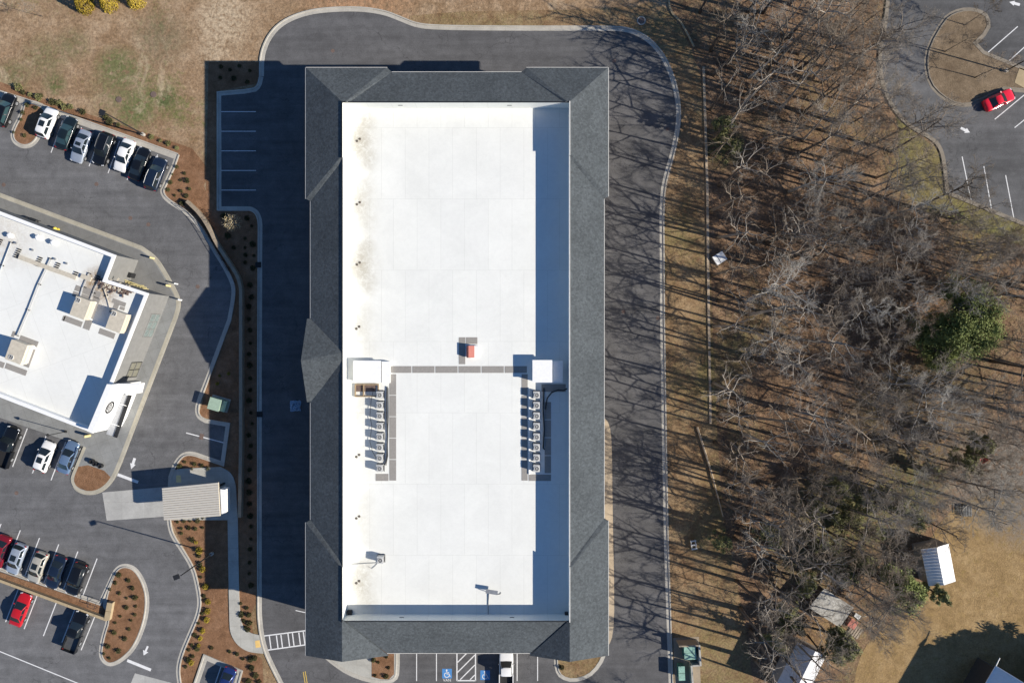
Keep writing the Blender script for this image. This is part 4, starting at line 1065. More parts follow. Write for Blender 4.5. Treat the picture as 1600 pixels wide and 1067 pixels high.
def dumpster(c, L, Wd, hgt, rz, label):
    q = P(c[0], c[1], hgt); d = empty('dumpster', (q.x, q.y, .06), rz, label, 'dumpster')
    m = MB(); m.add([(-L / 2 * .85, -Wd / 2 * .9, .1), (L / 2 * .85, -Wd / 2 * .9, .1), (L / 2 * .85, Wd / 2 * .9, .1), (-L / 2 * .85, Wd / 2 * .9, .1), (-L / 2, -Wd / 2, hgt), (L / 2, -Wd / 2, hgt), (L / 2, Wd / 2, hgt), (-L / 2, Wd / 2, hgt)], [(3, 2, 1, 0), (0, 1, 5, 4), (1, 2, 6, 5), (2, 3, 7, 6), (3, 0, 4, 7)]); m.build('bin', M_binGreen, d)
    for s in (-1, 1):
        m = MB(); m.box((0, s * Wd / 4, hgt + .03), (L * 1.02, Wd / 2 - .05, .06)); m.build('lid', M_binLid, d)
        m = MB(); m.box((s * (L / 2 + .03), 0, .8), (.12, Wd * .7, .14)); m.build('lifting_pocket', M_binGreen, d)
dumpster((1078, 1019), 1.6, 1.9, 1.5, R(3), 'larger pale lidded green dumpster inside the walled corral')
dumpster((1065, 1051), .85, 2.0, 1.3, R(2), 'narrow green dumpster beside the kerb south of the corral')

# ------------------------------------------------------------------ sheds at the lower right
M_wroof = mat_simple('white_roof_sheet', (.80, .80, .80), .5, var=.05)
def shed(nr, sr, ee_n, ee_s, we_n, we_s, zr, ze, label, wallm, roofm, ribs=12):
    pts = [P(*nr, zr), P(*sr, zr), P(*ee_n, ze), P(*ee_s, ze), P(*we_n, ze), P(*we_s, ze)]
    o = sum(pts, Vector()) / 6; o.z = 0
    e = empty('garden_shed', o, 0, label, 'shed')
    pts = [p - o for p in pts]; N_, S_, EN, ES, WN, WS = pts
    for (a, b, c, d), nm in (((N_, S_, ES, EN), 'roof_side'), ((S_, N_, WN, WS), 'roof_side')):
        q = [a, b, c, d]; vs = q + [p - Vector((0, 0, .08)) for p in q]
        f = [(0, 1, 2, 3), (7, 6, 5, 4)] + [(i, i + 4, (i + 1) % 4 + 4, (i + 1) % 4) for i in range(4)]
        r = meshobj(nm, vs, f, roofm, e)
        m = MB()
        for k in range(ribs + 1):
            t = k / ribs; m.tube([a.lerp(b, t) + Vector((0, 0, .02)), d.lerp(c, t) + Vector((0, 0, .02))], .03, 4)
        rb = m.build('rib', roofm, r); rb['kind'] = 'stuff'
    ins = [N_.lerp(S_, .03), N_.lerp(S_, .97)]
    q = [EN.lerp(WN, .05), ES.lerp(WS, .05), WS.lerp(ES, .05), WN.lerp(EN, .05)]
    m = MB()
    for p in q: m.v += [Vector((p.x, p.y, 0)), Vector((p.x, p.y, ze - .02))]
    for i in range(4): j = (i + 1) % 4; m.f.append((2 * i, 2 * j, 2 * j + 1, 2 * i + 1))
    m.build('wall', wallm, e)
    for a, b, c in ((q[0], q[3], N_), (q[2], q[1], S_)):
        meshobj('gable', [Vector((a.x, a.y, ze - .03)), Vector((b.x, b.y, ze - .03)), c.lerp((N_ + S_) / 2, .02) - Vector((0, 0, .1))], [(0, 1, 2)], wallm, e)
    return e
M_shedwall = mat_simple('shed_board', (.30, .27, .24), .9)
shed((1463.5, 855), (1475, 913.5), (1482, 849), (1493, 907.5), (1439, 858), (1451, 915), 3.4, 2.5, 'bright white ribbed gable roof shed on the tan lawn', M_shedwall, M_wroof)
shed((1274, 1017), (1240, 1085), (1291, 1024), (1258, 1092), (1246, 1003), (1212, 1071), 4.3, 2.6, 'pale roofed shed under bare trees at photo bottom', M_shedwall, mat_simple('dull_roof_sheet', (.56, .56, .58), .5, var=.12), 14)
# old weathered shed, single pitch
M_darkwall0 = mat_simple('dark_boards', (.07, .055, .045), .9)
M_oldroof = mat_ground('mossy_sheet', [(0.25, (.16, .15, .14)), (0.5, (.36, .35, .325)), (0.75, (.52, .51, .48))], fine=4.0, spots=(.12, .095, .06), big=.3, extra=[(*P(1302, 938)[:2], 1.9, (.10, .08, .05), .95), (*P(1290, 955)[:2], 1.6, (.16, .15, .135), .8), (*P(1322, 952)[:2], 1.0, (.11, .09, .05), .8)])
q = [P(1288, 919, 2.1), P(1334, 949, 1.95), P(1312, 980, 1.95), P(1264, 949, 2.1)]; o = sum(q, Vector()) / 4; o.z = 0
e = empty('old_shed', o, 0, 'weathered flat shed roof streaked with moss and dirt', 'shed')
vs = [p - o for p in q] + [p - o - Vector((0, 0, .12)) for p in q]
meshobj('roof', vs, [(3, 2, 1, 0), (4, 5, 6, 7)] + [(i, i + 4, (i + 1) % 4 + 4, (i + 1) % 4)[::-1] for i in range(4)], M_oldroof, e)
m = MB(); m.prism([tuple((p - o)[:2] * .92) if False else ((p - o).x * .92, (p - o).y * .92) for p in q], 0, 1.8); m.build('wall', M_darkwall0, e)
qq = P(1328, 971); e = empty('red_cart', (qq.x, qq.y, 0), R(-35), 'faded red lidded box next to the mossy shed', 'box')
m = MB(); m.box((0, 0, .4), (1.0, 1.1, .7)); m.build('body', M_red, e); m = MB(); m.box((0, 0, .78), (1.08, 1.18, .08)); m.build('lid', mat_simple('faded_red', (.42, .13, .09), .7), e)
M_pallet = mat_simple('weathered_planks', (.33, .27, .2), .9, var=.25)
qq = P(1336, 985); e = empty('wood_pallet', (qq.x, qq.y, .02), R(-35), 'grey plank pallet on grass below the red box', 'pallet')
for k in range(5): m = MB(); m.box((-.7 + .35 * k, 0, .1), (.25, 1.6, .04)); m.build('slat', M_pallet, e)
for k in (-.6, .6): m = MB(); m.box((0, k, .04), (1.7, .12, .08)); m.build('bearer', M_wood, e)
qq = P(1336, 960); e = empty('grey_crate', (qq.x, qq.y, .02), R(-30), 'small grey crate behind the red box by shed', 'crate')
m = MB(); m.box((0, 0, .3), (.8, .6, .55)); m.build('body', M_galv, e); m = MB(); m.box((0, 0, .6), (.86, .66, .06)); m.build('lid', M_unit, e)
# house beyond the lower right corner (its roof corner and big shadow are in view)
M_darkwall = mat_simple('dark_siding', (.055, .05, .045), .9)
zr_, ze_ = 6.6, 3.9
WNc = P(1556, 1040, ze_); o = Vector((WNc.x, WNc.y, 0))
e = empty('house', o, 0, 'house with blue shaded metal roof corner at bottom right', 'house')
ax = Vector((sin(R(-30)), -cos(R(-30)), 0)); ax = Vector((-.50, -.866, 0)); ay = Vector((.866, -.50, 0))
def HP(a, b, z): p = ax * a + ay * b; return Vector((p.x, p.y, z))
vs = [HP(0, 0, ze_), HP(14, 0, ze_), HP(14, 4.5, zr_), HP(0, 4.5, zr_)]
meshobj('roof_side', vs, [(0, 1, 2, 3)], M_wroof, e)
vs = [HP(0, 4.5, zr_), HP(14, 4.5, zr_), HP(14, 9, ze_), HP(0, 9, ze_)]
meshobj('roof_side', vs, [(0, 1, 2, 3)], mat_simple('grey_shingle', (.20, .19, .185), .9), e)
m = MB(); m.prism([tuple(HP(a, b, 0)[:2]) for a, b in ((.4, .5), (13.6, .5), (13.6, 8.5), (.4, 8.5))], 0, ze_); m.build('wall', M_darkwall, e)
meshobj('gable', [HP(.4, .5, ze_ - .05), HP(.4, 8.5, ze_ - .05), HP(.4, 4.5, zr_ - .1)], [(0, 1, 2)], M_darkwall, e)
m = MB(); m.tube([HP(0, 0, ze_), HP(14, 0, ze_)], .09, 6); m.tube([HP(-1.2, -.1, ze_ + .02), HP(0, 0, ze_)], .06, 5); m.build('gutter', M_white, e)
m = MB(); m.tube([HP(0, 0, ze_ + .05), HP(0, 4.5, zr_ + .05)], .07, 5); m.build('verge_trim', M_white, e)
# white box, bench, yard bits
qq = P(1124.5, 403.5, .5); e = empty('storage_box', (qq.x, qq.y, .02), R(32), 'white square storage box lying among leaves at wood edge', 'box')
m = MB(); m.box((0, 0, .25), (1.5, 1.25, .5)); m.build('body', M_white, e); m = MB(); m.box((0, 0, .53), (1.6, 1.35, .07)); m.build('lid', M_white, e); m = MB(); m.box((-.2, 0, .575), (.06, 1.3, .02)); m.build('ridge', M_grille, e)
qq = P(1084, 851, .4); e = empty('bench', (qq.x, qq.y, .02), R(8), 'small white slatted bench on the verge grass', 'bench')
for k in (-.5, 0, .5): m = MB(); m.box((0, k * 1.1, .45), (.8, .2, .05)); m.build('slat', M_trim, e)
for s in (-1, 1): m = MB(); m.box((s * .3, 0, .22), (.08, 1.2, .42)); m.build('leg', M_trim, e)
qq = P(1510, 798, .4); e = empty('metal_cart', (qq.x, qq.y, .02), 0, 'dark barred cart standing by the gravel edge', 'cart')
m = MB(); m.box((0, 0, .35), (1.3, 1.5, .1)); m.build('bed', M_dark, e)
for k in range(4): m = MB(); m.box((-.5 + .33 * k, 0, .65), (.08, 1.4, .08)); m.build('bar', M_grille, e)
m = MB()
for sx in (-.7, .7):
    for sy in (-.5, .5): m.tube([(sx - .05, sy, .2), (sx + .05, sy, .2)], .2, 10)
m.build('wheels', M_black, e)
qq = P(1533, 717); e = empty('red_barrow', (qq.x, qq.y, .02), R(30), 'small red wheelbarrow by shrubs at gravel edge', 'wheelbarrow')
m = MB(); m.add([(-.3, -.3, .25), (.3, -.3, .25), (.3, .3, .25), (-.3, .3, .25), (-.5, -.4, .6), (.5, -.4, .6), (.5, .4, .6), (-.5, .4, .6)], [(3, 2, 1, 0), (0, 1, 5, 4), (1, 2, 6, 5), (2, 3, 7, 6), (3, 0, 4, 7)]); m.build('tray', mat_simple('orange_red', (.45, .09, .05), .5), e)
m = MB(); m.tube([(.6, -.05, .2), (.6, .05, .2)], .2, 12); m.build('wheel', M_black, e); m = MB(); m.tube([(.6, .2, .2), (-.9, .3, .5)], .03, 5); m.tube([(.6, -.2, .2), (-.9, -.3, .5)], .03, 5); m.build('handles', M_dark, e)
e = empty('yard_tap', P(1568, 817), 0, 'short dark standpipe at the end of gravel edge', 'standpipe'); m = MB(); m.tube([(0, 0, 0), (0, 0, .8)], .05, 6); m.build('pipe', M_dark, e); m = MB(); m.tube([(0, 0, .75), (.2, 0, .75), (.22, 0, .65)], .04, 6); m.build('spout', M_dark, e)

# debris heap on the west drive lane
qq = P(462, 634); e = empty('tarp_bundle', (qq.x, qq.y, .04), 0, 'crumpled blue tarp bundle on the shaded west lane', 'tarp')
bm = bmesh.new(); bmesh.ops.create_grid(bm, x_segments=10, y_segments=10, size=.75); rr = random.Random(3)
for v in bm.verts: v.co.z = rr.uniform(.05, .45) * max(0, 1 - (v.co.length / .95) ** 2) + .02; v.co.x += rr.uniform(-.08, .08); v.co.y += rr.uniform(-.08, .08)
me = bpy.data.meshes.new('sheet'); bm.to_mesh(me); me.materials.append(mat_simple('tarp_blue', (.20, .30, .42), .5)); link(bpy.data.objects.new('sheet', me), e)

# ------------------------------------------------------------------ cars
def paint(name, col, metal=.25): return MATS[name] if name in MATS else mat_paint(name, col, metal)
PW = paint('white_paint', (.78, .78, .77), 0.0); PK = paint('black_paint', (.008, .009, .011)); PN = paint('navy_paint', (.012, .022, .045)); PG = paint('dark_green_paint', (.012, .020, .024))
PS = paint('silver_paint', (.42, .47, .54), .4); PB = paint('blue_grey_paint', (.17, .26, .40), .4); PR = paint('red_paint', (.50, .012, .018), .1); PC = paint('champagne_paint', (.50, .47, .40), .3); PBR = paint('bright_red_paint', (.72, .012, .030), .0); PBL = paint('blue_paint_car', (.02, .04, .16), .3)
SPEC = {
 'sedan': dict(L=4.75, W=1.84, Hh=1.44, st=[(-.5, .70, .60), (-.485, .82, .84), (-.44, .87, .93), (-.33, .91, .97), (-.1, .92, .95), (.15, .92, .95), (.26, .915, .92), (.38, .89, .83), (.46, .82, .72), (.495, .70, .58)], belt=(-.36, .22), roof=(-.19, .05), bw=.80, rw=.58, belth=.94),
 'suv': dict(L=4.7, W=1.90, Hh=1.72, st=[(-.5, .74, .75), (-.488, .86, 1.0), (-.44, .91, 1.08), (-.3, .94, 1.08), (0, .95, 1.06), (.16, .95, 1.06), (.26, .945, 1.04), (.38, .92, .97), (.465, .86, .86), (.497, .74, .68)], belt=(-.465, .22), roof=(-.40, .06), bw=.83, rw=.63, belth=1.06),
 'hatch': dict(L=4.4, W=1.80, Hh=1.60, st=[(-.5, .70, .65), (-.487, .82, .92), (-.44, .87, 1.0), (-.3, .90, 1.02), (0, .90, 1.0), (.18, .90, 1.0), (.28, .895, .97), (.39, .87, .88), (.465, .80, .76), (.497, .68, .6)], belt=(-.46, .25), roof=(-.37, .07), bw=.79, rw=.59, belth=1.0),
 'pickup': dict(L=5.75, W=2.0, Hh=1.88, st=[(-.08, .97, 1.12), (-.05, .98, 1.14), (.1, .98, 1.14), (.22, .98, 1.14), (.30, .975, 1.12), (.42, .95, 1.06), (.48, .90, .96), (.5, .80, .72)], belt=(-.09, .235), roof=(-.06, .13), bw=.86, rw=.68, belth=1.13),
 'coupe': dict(L=4.5, W=1.86, Hh=1.28, st=[(-.5, .72, .55), (-.485, .84, .80), (-.43, .90, .90), (-.33, .93, .92), (-.1, .91, .86), (.1, .91, .86), (.22, .92, .84), (.36, .90, .78), (.46, .82, .66), (.495, .68, .5)], belt=(-.36, .17), roof=(-.16, .01), bw=.76, rw=.55, belth=.86),
}
def loft_body(sp):
    L = sp['L']; m = MB(); zb = .30; k = 0
    prof = None
    for (yf, hw, zt) in sp['st']:
        sec = [(hw * .86, zb), (hw * .97, zb + .12), (hw, zb + (zt - zb) * .5), (hw * .985, zt - .10), (hw * .90, zt - .02), (hw * .5, zt + .015), (0, zt + .02)]
        ring = [(-x, z) for x, z in sec][:-1] + [sec[-1]] + [(x, z) for x, z in sec[:-1]][::-1]
        for x, z in ring: m.v.append(Vector((x, yf * L, z)))
        k = len(ring)
    n = len(sp['st'])
    for i in range(n - 1):
        for j in range(k - 1):
            m.f.append((i * k + j, i * k + j + 1, (i + 1) * k + j + 1, (i + 1) * k + j))
        m.f.append((i * k + k - 1, i * k, (i + 1) * k, (i + 1) * k + k - 1))
    m.f.append(tuple(range(k))[::-1]); m.f.append(tuple((n - 1) * k + j for j in range(k)))
    return m
def fixn(o):
    bm = bmesh.new(); bm.from_mesh(o.data); bmesh.ops.recalc_face_normals(bm, faces=bm.faces); bm.to_mesh(o.data); bm.free()
def car(kind, c, ang, pm, label, sunroof=False, rails=False, glass=None, z0=.045, tonneau=False):
    sp = SPEC[kind]; L = sp['L']; o = P(c[0], c[1], .75); o.z = z0
    nm = 'pickup_truck' if kind == 'pickup' else 'parked_car'
    e = empty(nm, o, -R(ang), label, 'pickup' if kind == 'pickup' else 'car')
    gl = glass or M_glass
    b = loft_body(sp).build('body', pm, e, True); fixn(b)
    md = b.modifiers.new('sub', 'SUBSURF'); md.levels = 1; md.render_levels = 2
    # cabin shell
    by0, by1 = sp['belt'][0] * L, sp['belt'][1] * L; ry0, ry1 = sp['roof'][0] * L, sp['roof'][1] * L
    bw, rw, bz, rz = sp['bw'], sp['rw'], sp['belth'] - .03, sp['Hh']
    def lev(t):
        y0 = by0 + (ry0 - by0) * t; y1 = by1 + (ry1 - by1) * t; w = bw + (rw - bw) * t; z = bz + (rz - .05 - bz) * t
        return y0, y1, w, z
    m = MB(); ny = 6
    rows = []
    for t in (0, .5, 1.0):
        y0, y1, w, z = lev(t); ring = []
        bow = .10 * w
        pts = []
        for i in range(5):
            s = i / 4 * 2 - 1; pts.append((s * w * (1 if abs(s) < 1 else 1), y1 + bow * (1 - s * s)))
        for i in range(5):
            s = 1 - i / 4 * 2; pts.append((s * w, y0 - bow * .6 * (1 - s * s)))
        rows.append([Vector((x, y, z)) for x, y in pts])
    for r in rows: m.v += r
    for a in range(2):
        for j in range(10): m.f.append((a * 10 + j, a * 10 + (j + 1) % 10, (a + 1) * 10 + (j + 1) % 10, (a + 1) * 10 + j))
    # crowned roof
    nb = len(m.v)
    for i in range(5):
        f = rows[2][i]; r = rows[2][9 - i]
        for t in (.12, .5, .88): m.v.append(f.lerp(r, t) * 1.0 + Vector((0, 0, .05 * (1 - abs(i / 2 - 1) ** 2) + .012)))
    for i in range(4):
        cols = [[20 + i, nb + i * 3, nb + i * 3 + 1, nb + i * 3 + 2, 20 + 9 - i], [20 + i + 1, nb + (i + 1) * 3, nb + (i + 1) * 3 + 1, nb + (i + 1) * 3 + 2, 20 + 9 - i - 1]]
        for q in range(4): m.f.append((cols[0][q], cols[0][q + 1], cols[1][q + 1], cols[1][q]))
    sh = m.build('roof', pm, e, True); fixn(sh)
    # glazing
    def pane(name, corners, off):
        nrm = (corners[1] - corners[0]).cross(corners[2] - corners[0]).normalized()
        cen_ = sum(corners, Vector()) / len(corners)
        if nrm.dot(cen_ - Vector((0, (by0 + by1) / 2, bz))) < 0: nrm = -nrm; corners = corners[::-1]
        vs = [p + nrm * off for p in corners] + [p - nrm * .02 for p in corners]; k = len(corners)
        f = [tuple(range(k))] + [(i, i + k, (i + 1) % k + k, (i + 1) % k) for i in range(k)]
        o_ = meshobj(name, vs, f, gl, e); return o_
    def L3(a, b, t): return a.lerp(b, t)
    F0, F1 = rows[0], rows[2]
    # windscreen as strip following the bow
    def strip(name, idx, t0, t1, off):
        vs = []; f = []
        cc = Vector((0, (by0 + by1) / 2, bz - .6))
        for k_, j in enumerate(idx):
            a, b = F0[j], F1[j]
            if k_ == 0: a = a.lerp(F0[idx[1]], .16); b = b.lerp(F1[idx[1]], .16)
            if k_ == len(idx) - 1: a = a.lerp(F0[idx[-2]], .16); b = b.lerp(F1[idx[-2]], .16)
            for t in (t0, t1):
                p = a.lerp(b, t); d = (p - cc).normalized(); vs.append(p + d * off)
        for k_ in range(len(idx) - 1): f.append((2 * k_, 2 * k_ + 2, 2 * k_ + 3, 2 * k_ + 1))
        o_ = meshobj(name, vs, f, gl, e); fixn(o_); return o_
    strip('windscreen', [0, 1, 2, 3, 4], .02, .97, .03)
    strip('rear_window', [5, 6, 7, 8, 9], .12, .95, .03)
    for s, (jf, jr) in ((-1, (0, 9)), (1, (4, 5))):
        a0, a1 = F0[jf].lerp(F0[jr], .07), F1[jf].lerp(F1[jr], .05); b0, b1 = F0[jf].lerp(F0[jr], .93), F1[jf].lerp(F1[jr], .93)
        A, Bp, C_, D_ = a0.lerp(a1, .18), b0.lerp(b1, .18), b0.lerp(b1, .86), a0.lerp(a1, .86)
        mid0, mid1 = A.lerp(Bp, .52), D_.lerp(C_, .52)
        pane('side_window', [A, A.lerp(Bp, .47), D_.lerp(C_, .47), D_], .012); pane('side_window', [A.lerp(Bp, .53), Bp, C_, D_.lerp(C_, .53)], .012)
    if sunroof:
        m = MB(); m.box((0, ry1 - (ry1 - ry0) * .36, rz + .022), (rw * 1.25, (ry1 - ry0) * .42, .02)); m.build('sunroof', gl, e)
    if rails:
        for s in (-1, 1): m = MB(); m.tube([(s * (rw + .01), ry0 + .1, rz - .02), (s * (rw + .02), 0.5 * (ry0 + ry1), rz + .05), (s * (rw + .01), ry1 - .1, rz - .02)], .025, 5); m.build('roof_rail', M_galv, e)
    # wheels
    wb = L * .29; R_ = .33 if kind not in ('pickup', 'suv') else .38; hw = sp['W'] / 2
    for sy in (wb * 1.02, -wb * .98):
        for sx in (-1, 1):
            m = MB(); m.tube([(sx * (hw - .20), sy, R_), (sx * (hw + .02), sy, R_)], R_, 16); w_ = m.build('wheel', M_black, e)
            m = MB(); m.tube([(sx * (hw - .04), sy, R_), (sx * (hw + .028), sy, R_)], R_ * .62, 12); m.build('rim', M_galv, w_)
    fy = sp['st'][-2][0] * L; fw = sp['st'][-2][1]; fz = sp['st'][-2][2]
    for s in (-1, 1):
        m = MB(); m.box((s * fw * .80, fy - .02, fz - .10), (.30, .20, .11), s * R(-24)); m.build('headlight', M_headl, e)
        m = MB(); m.tube([(s * (bw + .02), by1 - .35, bz + .05), (s * (bw + .22), by1 - .38, bz + .1)], [.06, .09], 6); m.build('mirror', pm, e)
    ryv = (-.482 if kind != 'pickup' else -.492) * L; rzv = .8 if kind in ('sedan', 'coupe') else .95
    for s in (-1, 1):
        m = MB(); m.box((s * sp['W'] * .385, ryv + .015, rzv - .06), (.24, .09, .14), s * R(20)); m.build('taillight', M_taill, e)
    m = MB(); m.box((0, fy + .13, .52), (fw * 1.3, .12, .2)); m.build('front_grille', M_dark, e)
    if kind == 'pickup':
        y0, y1 = -.5 * L, -.075 * L; Wd = sp['W']; c_ = (y0 + y1) / 2; ln = y1 - y0
        for s in (-1, 1):
            m = MB(); m.box((s * (Wd / 2 - .06), c_, .74), (.12, ln, .74)); m.build('bed_side', pm, e)
        m = MB(); m.box((0, y0 + .05, .74), (Wd - .24, .10, .74)); m.build('tailgate', pm, e)
        m = MB(); m.box((0, c_ + .03, .64), (Wd - .25, ln - .1, .08)); m.build('bed_floor', M_black if not tonneau else M_grille, e)
    return e
A = 20.5
car('suv', (8, 172), A, PK, 'black suv cut by the left photo edge in top row', glass=M_tealglass)
car('hatch', (73.5, 192), A, PW, 'white crossover with black sunroof beside the corner island', True)
car('sedan', (103.5, 208), A, PG, 'dark green sedan between white crossover and silver car', glass=M_tealglass)
car('sedan', (126.5, 229), A + 180, PS, 'silver blue sedan backed into the top row', True)
car('suv', (162, 233), A + 180, PK, 'large black suv between silver sedan and white sedan', rails=True)
car('sedan', (194, 243), A + 180, PW, 'white sedan with nose out between two black cars')
car('sedan', (218, 256), A, PK, 'black sedan second from the right kerb of top row')
car('suv', (244, 272), A, PN, 'dark suv at the right end of top row', rails=True)
car('pickup', (12, 698), A, PK, 'black pickup at left edge below the restaurant')
car('hatch', (70, 713), A, PW, 'white hatchback with big dark sunroof below the restaurant', True)
car('sedan', (106.5, 714), A, PB, 'blue grey sedan beside the bark bed by restaurant')
car('sedan', (0, 862), A + 180, paint('dark_red_paint', (.22, .010, .020), .2), 'dark red car clipped by left edge in divider row')
car('hatch', (26, 873), A + 180, PS, 'silver hatchback in the row above the divider wall', True)
car('hatch', (59, 886), A + 180, PC, 'champagne hatchback with dark sunroof above the divider wall', True)
car('sedan', (87.5, 894), A + 180, PN, 'navy blue sedan next to champagne hatchback')
car('suv', (120, 904), A + 180, PK, 'black suv at the island end of divider row')
car('sedan', (32, 952), A, PR, 'glossy red sedan facing the divider wall')
car('pickup', (119, 986), A, PK, 'black pickup with open bed facing the divider wall', tonneau=True)
car('sedan', (352, 1068), A + 180, PBL, 'dark blue car in the kerbed bay at bottom edge')
car('pickup', (791, 1046), 0, PW, 'white pickup nosed under the south eave of big building')
car('coupe', (1562, 156), 65, PBR, 'bright red coupe by the upper right island')

# ------------------------------------------------------------------ vegetation
def gen_bare(seed, h, spread, limbs=9, br=5, tw=5, up=.55, rt=.17, t0=.36, zt=4):
    r = random.Random(seed); T = MB(); C = MB()
    lean = Vector((r.uniform(-.06, .06), r.uniform(-.06, .06), 0))
    def tp(t): return Vector((lean.x * h * t + .18 * sin(3 * t + seed), lean.y * h * t + .18 * sin(2.3 * t + seed * 2), h * t))
    pts = [tp(i / 7 * .86) for i in range(8)]
    T.tube(pts, [rt * (1.3 if i == 0 else 1) * (1 - .75 * i / 7) for i in range(8)], 7)
    def grow(p0, d, L, r0, nseg, wob, upb, sides):
        ps = [p0]; d = d.normalized()
        for i in range(nseg):
            d = (d + Vector((r.gauss(0, wob), r.gauss(0, wob), r.gauss(0, wob) + upb))).normalized()
            ps.append(ps[-1] + d * L / nseg)
        C.tube(ps, [max(.008, r0 * (1 - .8 * i / nseg)) for i in range(nseg + 1)], sides, False)
        return ps, d
    def at(ps, t):
        i = min(len(ps) - 2, int(t * (len(ps) - 1))); f = t * (len(ps) - 1) - i
        return ps[i].lerp(ps[i + 1], f), (ps[i + 1] - ps[i]).normalized()
    def side(d, ang):
        u = d.orthogonal().normalized(); q = d.cross(u); a = r.uniform(0, 2 * pi)
        return (d * cos(ang) + (u * cos(a) + q * sin(a)) * sin(ang)).normalized()
    az = r.uniform(0, 6.28)
    for k in range(limbs):
        t = t0 + (.86 - t0) * (k + r.random() * .6) / limbs; az += 2.4 + r.uniform(-.4, .4)
        p0 = tp(t); inc = r.uniform(.7, 1.25) * (1.15 - .55 * (t - t0) / .5)
        d = Vector((cos(az) * sin(inc), sin(az) * sin(inc), cos(inc)))
        Lm = spread * r.uniform(.75, 1.15) * (1.15 - .5 * (t - t0) / .5)
        lp, _ = grow(p0, d, Lm, rt * .50 * (1.1 - t * .5), 6, .13, .06 * up, 5)
        for b in range(br):
            tb = .25 + .75 * (b + r.random()) / br; p, dd = at(lp, min(.98, tb))
            bp, _ = grow(p, side(dd, r.uniform(.5, 1.0)), Lm * r.uniform(.32, .55) * (1.2 - .5 * tb), rt * .17, 4, .16, .08 * up, 4)
            for w_ in range(tw):
                tt = .2 + .8 * (w_ + r.random()) / tw; p, dd = at(bp, min(.98, tt))
                tpw, _ = grow(p, side(dd, r.uniform(.4, .9)), Lm * r.uniform(.14, .28), rt * .07, 3, .2, .08, 3)
                for z_ in range(zt):
                    p, dd = at(tpw, r.uniform(.2, .95)); q = side(dd, r.uniform(.4, .9)); l2 = Lm * r.uniform(.07, .17)
                    C.tube([p, p + q * l2 + Vector((0, 0, l2 * .15))], [.0095, .005], 3, False)
    return T, C
rf = random.Random(77)
TREES = []
specs = [(1, 12.5, 3.5, 8, 5, 6, .16), (2, 13.5, 3.3, 8, 6, 5, .18), (3, 11, 3.8, 8, 6, 7, .14), (4, 14.5, 3.3, 9, 5, 6, .20), (5, 10, 3.0, 8, 6, 6, .11), (6, 12, 2.6, 9, 5, 6, .12), (7, 8, 2.6, 8, 6, 6, .085), (8, 13, 4.3, 9, 6, 6, .20), (9, 9, 2.1, 8, 5, 5, .085), (10, 11.5, 3.2, 9, 5, 5, .13), (11, 14.5, 3.4, 7, 4, 3, .24), (12, 13, 3.6, 6, 4, 3, .22), (13, 15, 3.0, 7, 4, 3, .23)]
for i, (sd_, h, sp_, li, br, tw, rt) in enumerate(specs):
    T, C = gen_bare(sd_, h, sp_, li, br, tw, rt=rt, t0=.46 if i < 10 else .55, zt=5 if i < 10 else 1)
    tm = bpy.data.meshes.new('trunk'); tm.from_pydata([tuple(v) for v in T.v], [], T.f); cmh = bpy.data.meshes.new('crown'); cmh.from_pydata([tuple(v) for v in C.v], [], C.f)
    for me in (tm, cmh):
        me.materials.append(M_bark[0])
        for p in me.polygons: p.use_smooth = True
    TREES.append((tm, cmh, h))
def place_tree(i, x, y, rz, sc, bark, label, group=None, name='bare_tree', tilt=(0, 0)):
    e = empty(name, (x, y, 0), rz, label, 'tree', group)
    e.scale = (sc, sc, sc); e.rotation_euler = (tilt[0], tilt[1], rz)
    for nm, me in (('trunk', TREES[i][0]), ('crown', TREES[i][1])):
        o = bpy.data.objects.new(nm, me); COL.objects.link(o); o.parent = e
        o.material_slots[0].link = 'OBJECT'; o.material_slots[0].material = (M_barkdark if nm == 'trunk' and rf.random() < .6 and bark is not M_bark[2] else bark)
    return e
def inpoly(x, y, poly):
    c = False; n = len(poly)
    for i in range(n):
        (xa, ya), (xb, yb) = poly[i], poly[(i + 1) % n]
        if (ya > y) != (yb > y) and x < (xb - xa) * (y - ya) / (yb - ya) + xa: c = not c
    return c
wood = [(1062, -70), (1080, 60), (1106, 130), (1110, 300), (1114, 560), (1128, 800), (1150, 880), (1168, 960), (1185, 1010), (1195, 1120), (1210, 1120), (1235, 1000), (1290, 990), (1350, 960), (1390, 940), (1400, 890), (1425, 840), (1460, 780), (1500, 730), (1560, 690), (1700, 660), (1700, 430), (1560, 385), (1450, 330), (1405, 300), (1400, 230), (1378, 190), (1352, 120), (1352, 40), (1365, -70)]
placed = []
def zone(x, y):
    if x < 1150: return ('thin bare tree along the wood edge facing the drive', 'bare trees along the drive verge')
    if y < 170: return ('bare grey tree in the dense northern part of the wood', 'bare trees in northern wood')
    if x > 1400 and y < 460: return ('bare tree close to the upper right car park verge', 'bare trees by the upper car park')
    if y < 430: return ('bare twiggy tree in the wood beyond the white storage box', 'bare trees in upper middle wood')
    if x > 1420: return ('bare tree around the big green pine', 'bare trees around the pine')
    if y < 740: return ('bare tree standing among striped shadows on brown leaf litter', 'bare trees on open leaf litter')
    if x < 1230: return ('bare tree between the verge and the mossy shed', 'bare trees near the bin corral')
    return ('bare tree in the thicket above the garden sheds', 'bare trees above the sheds')
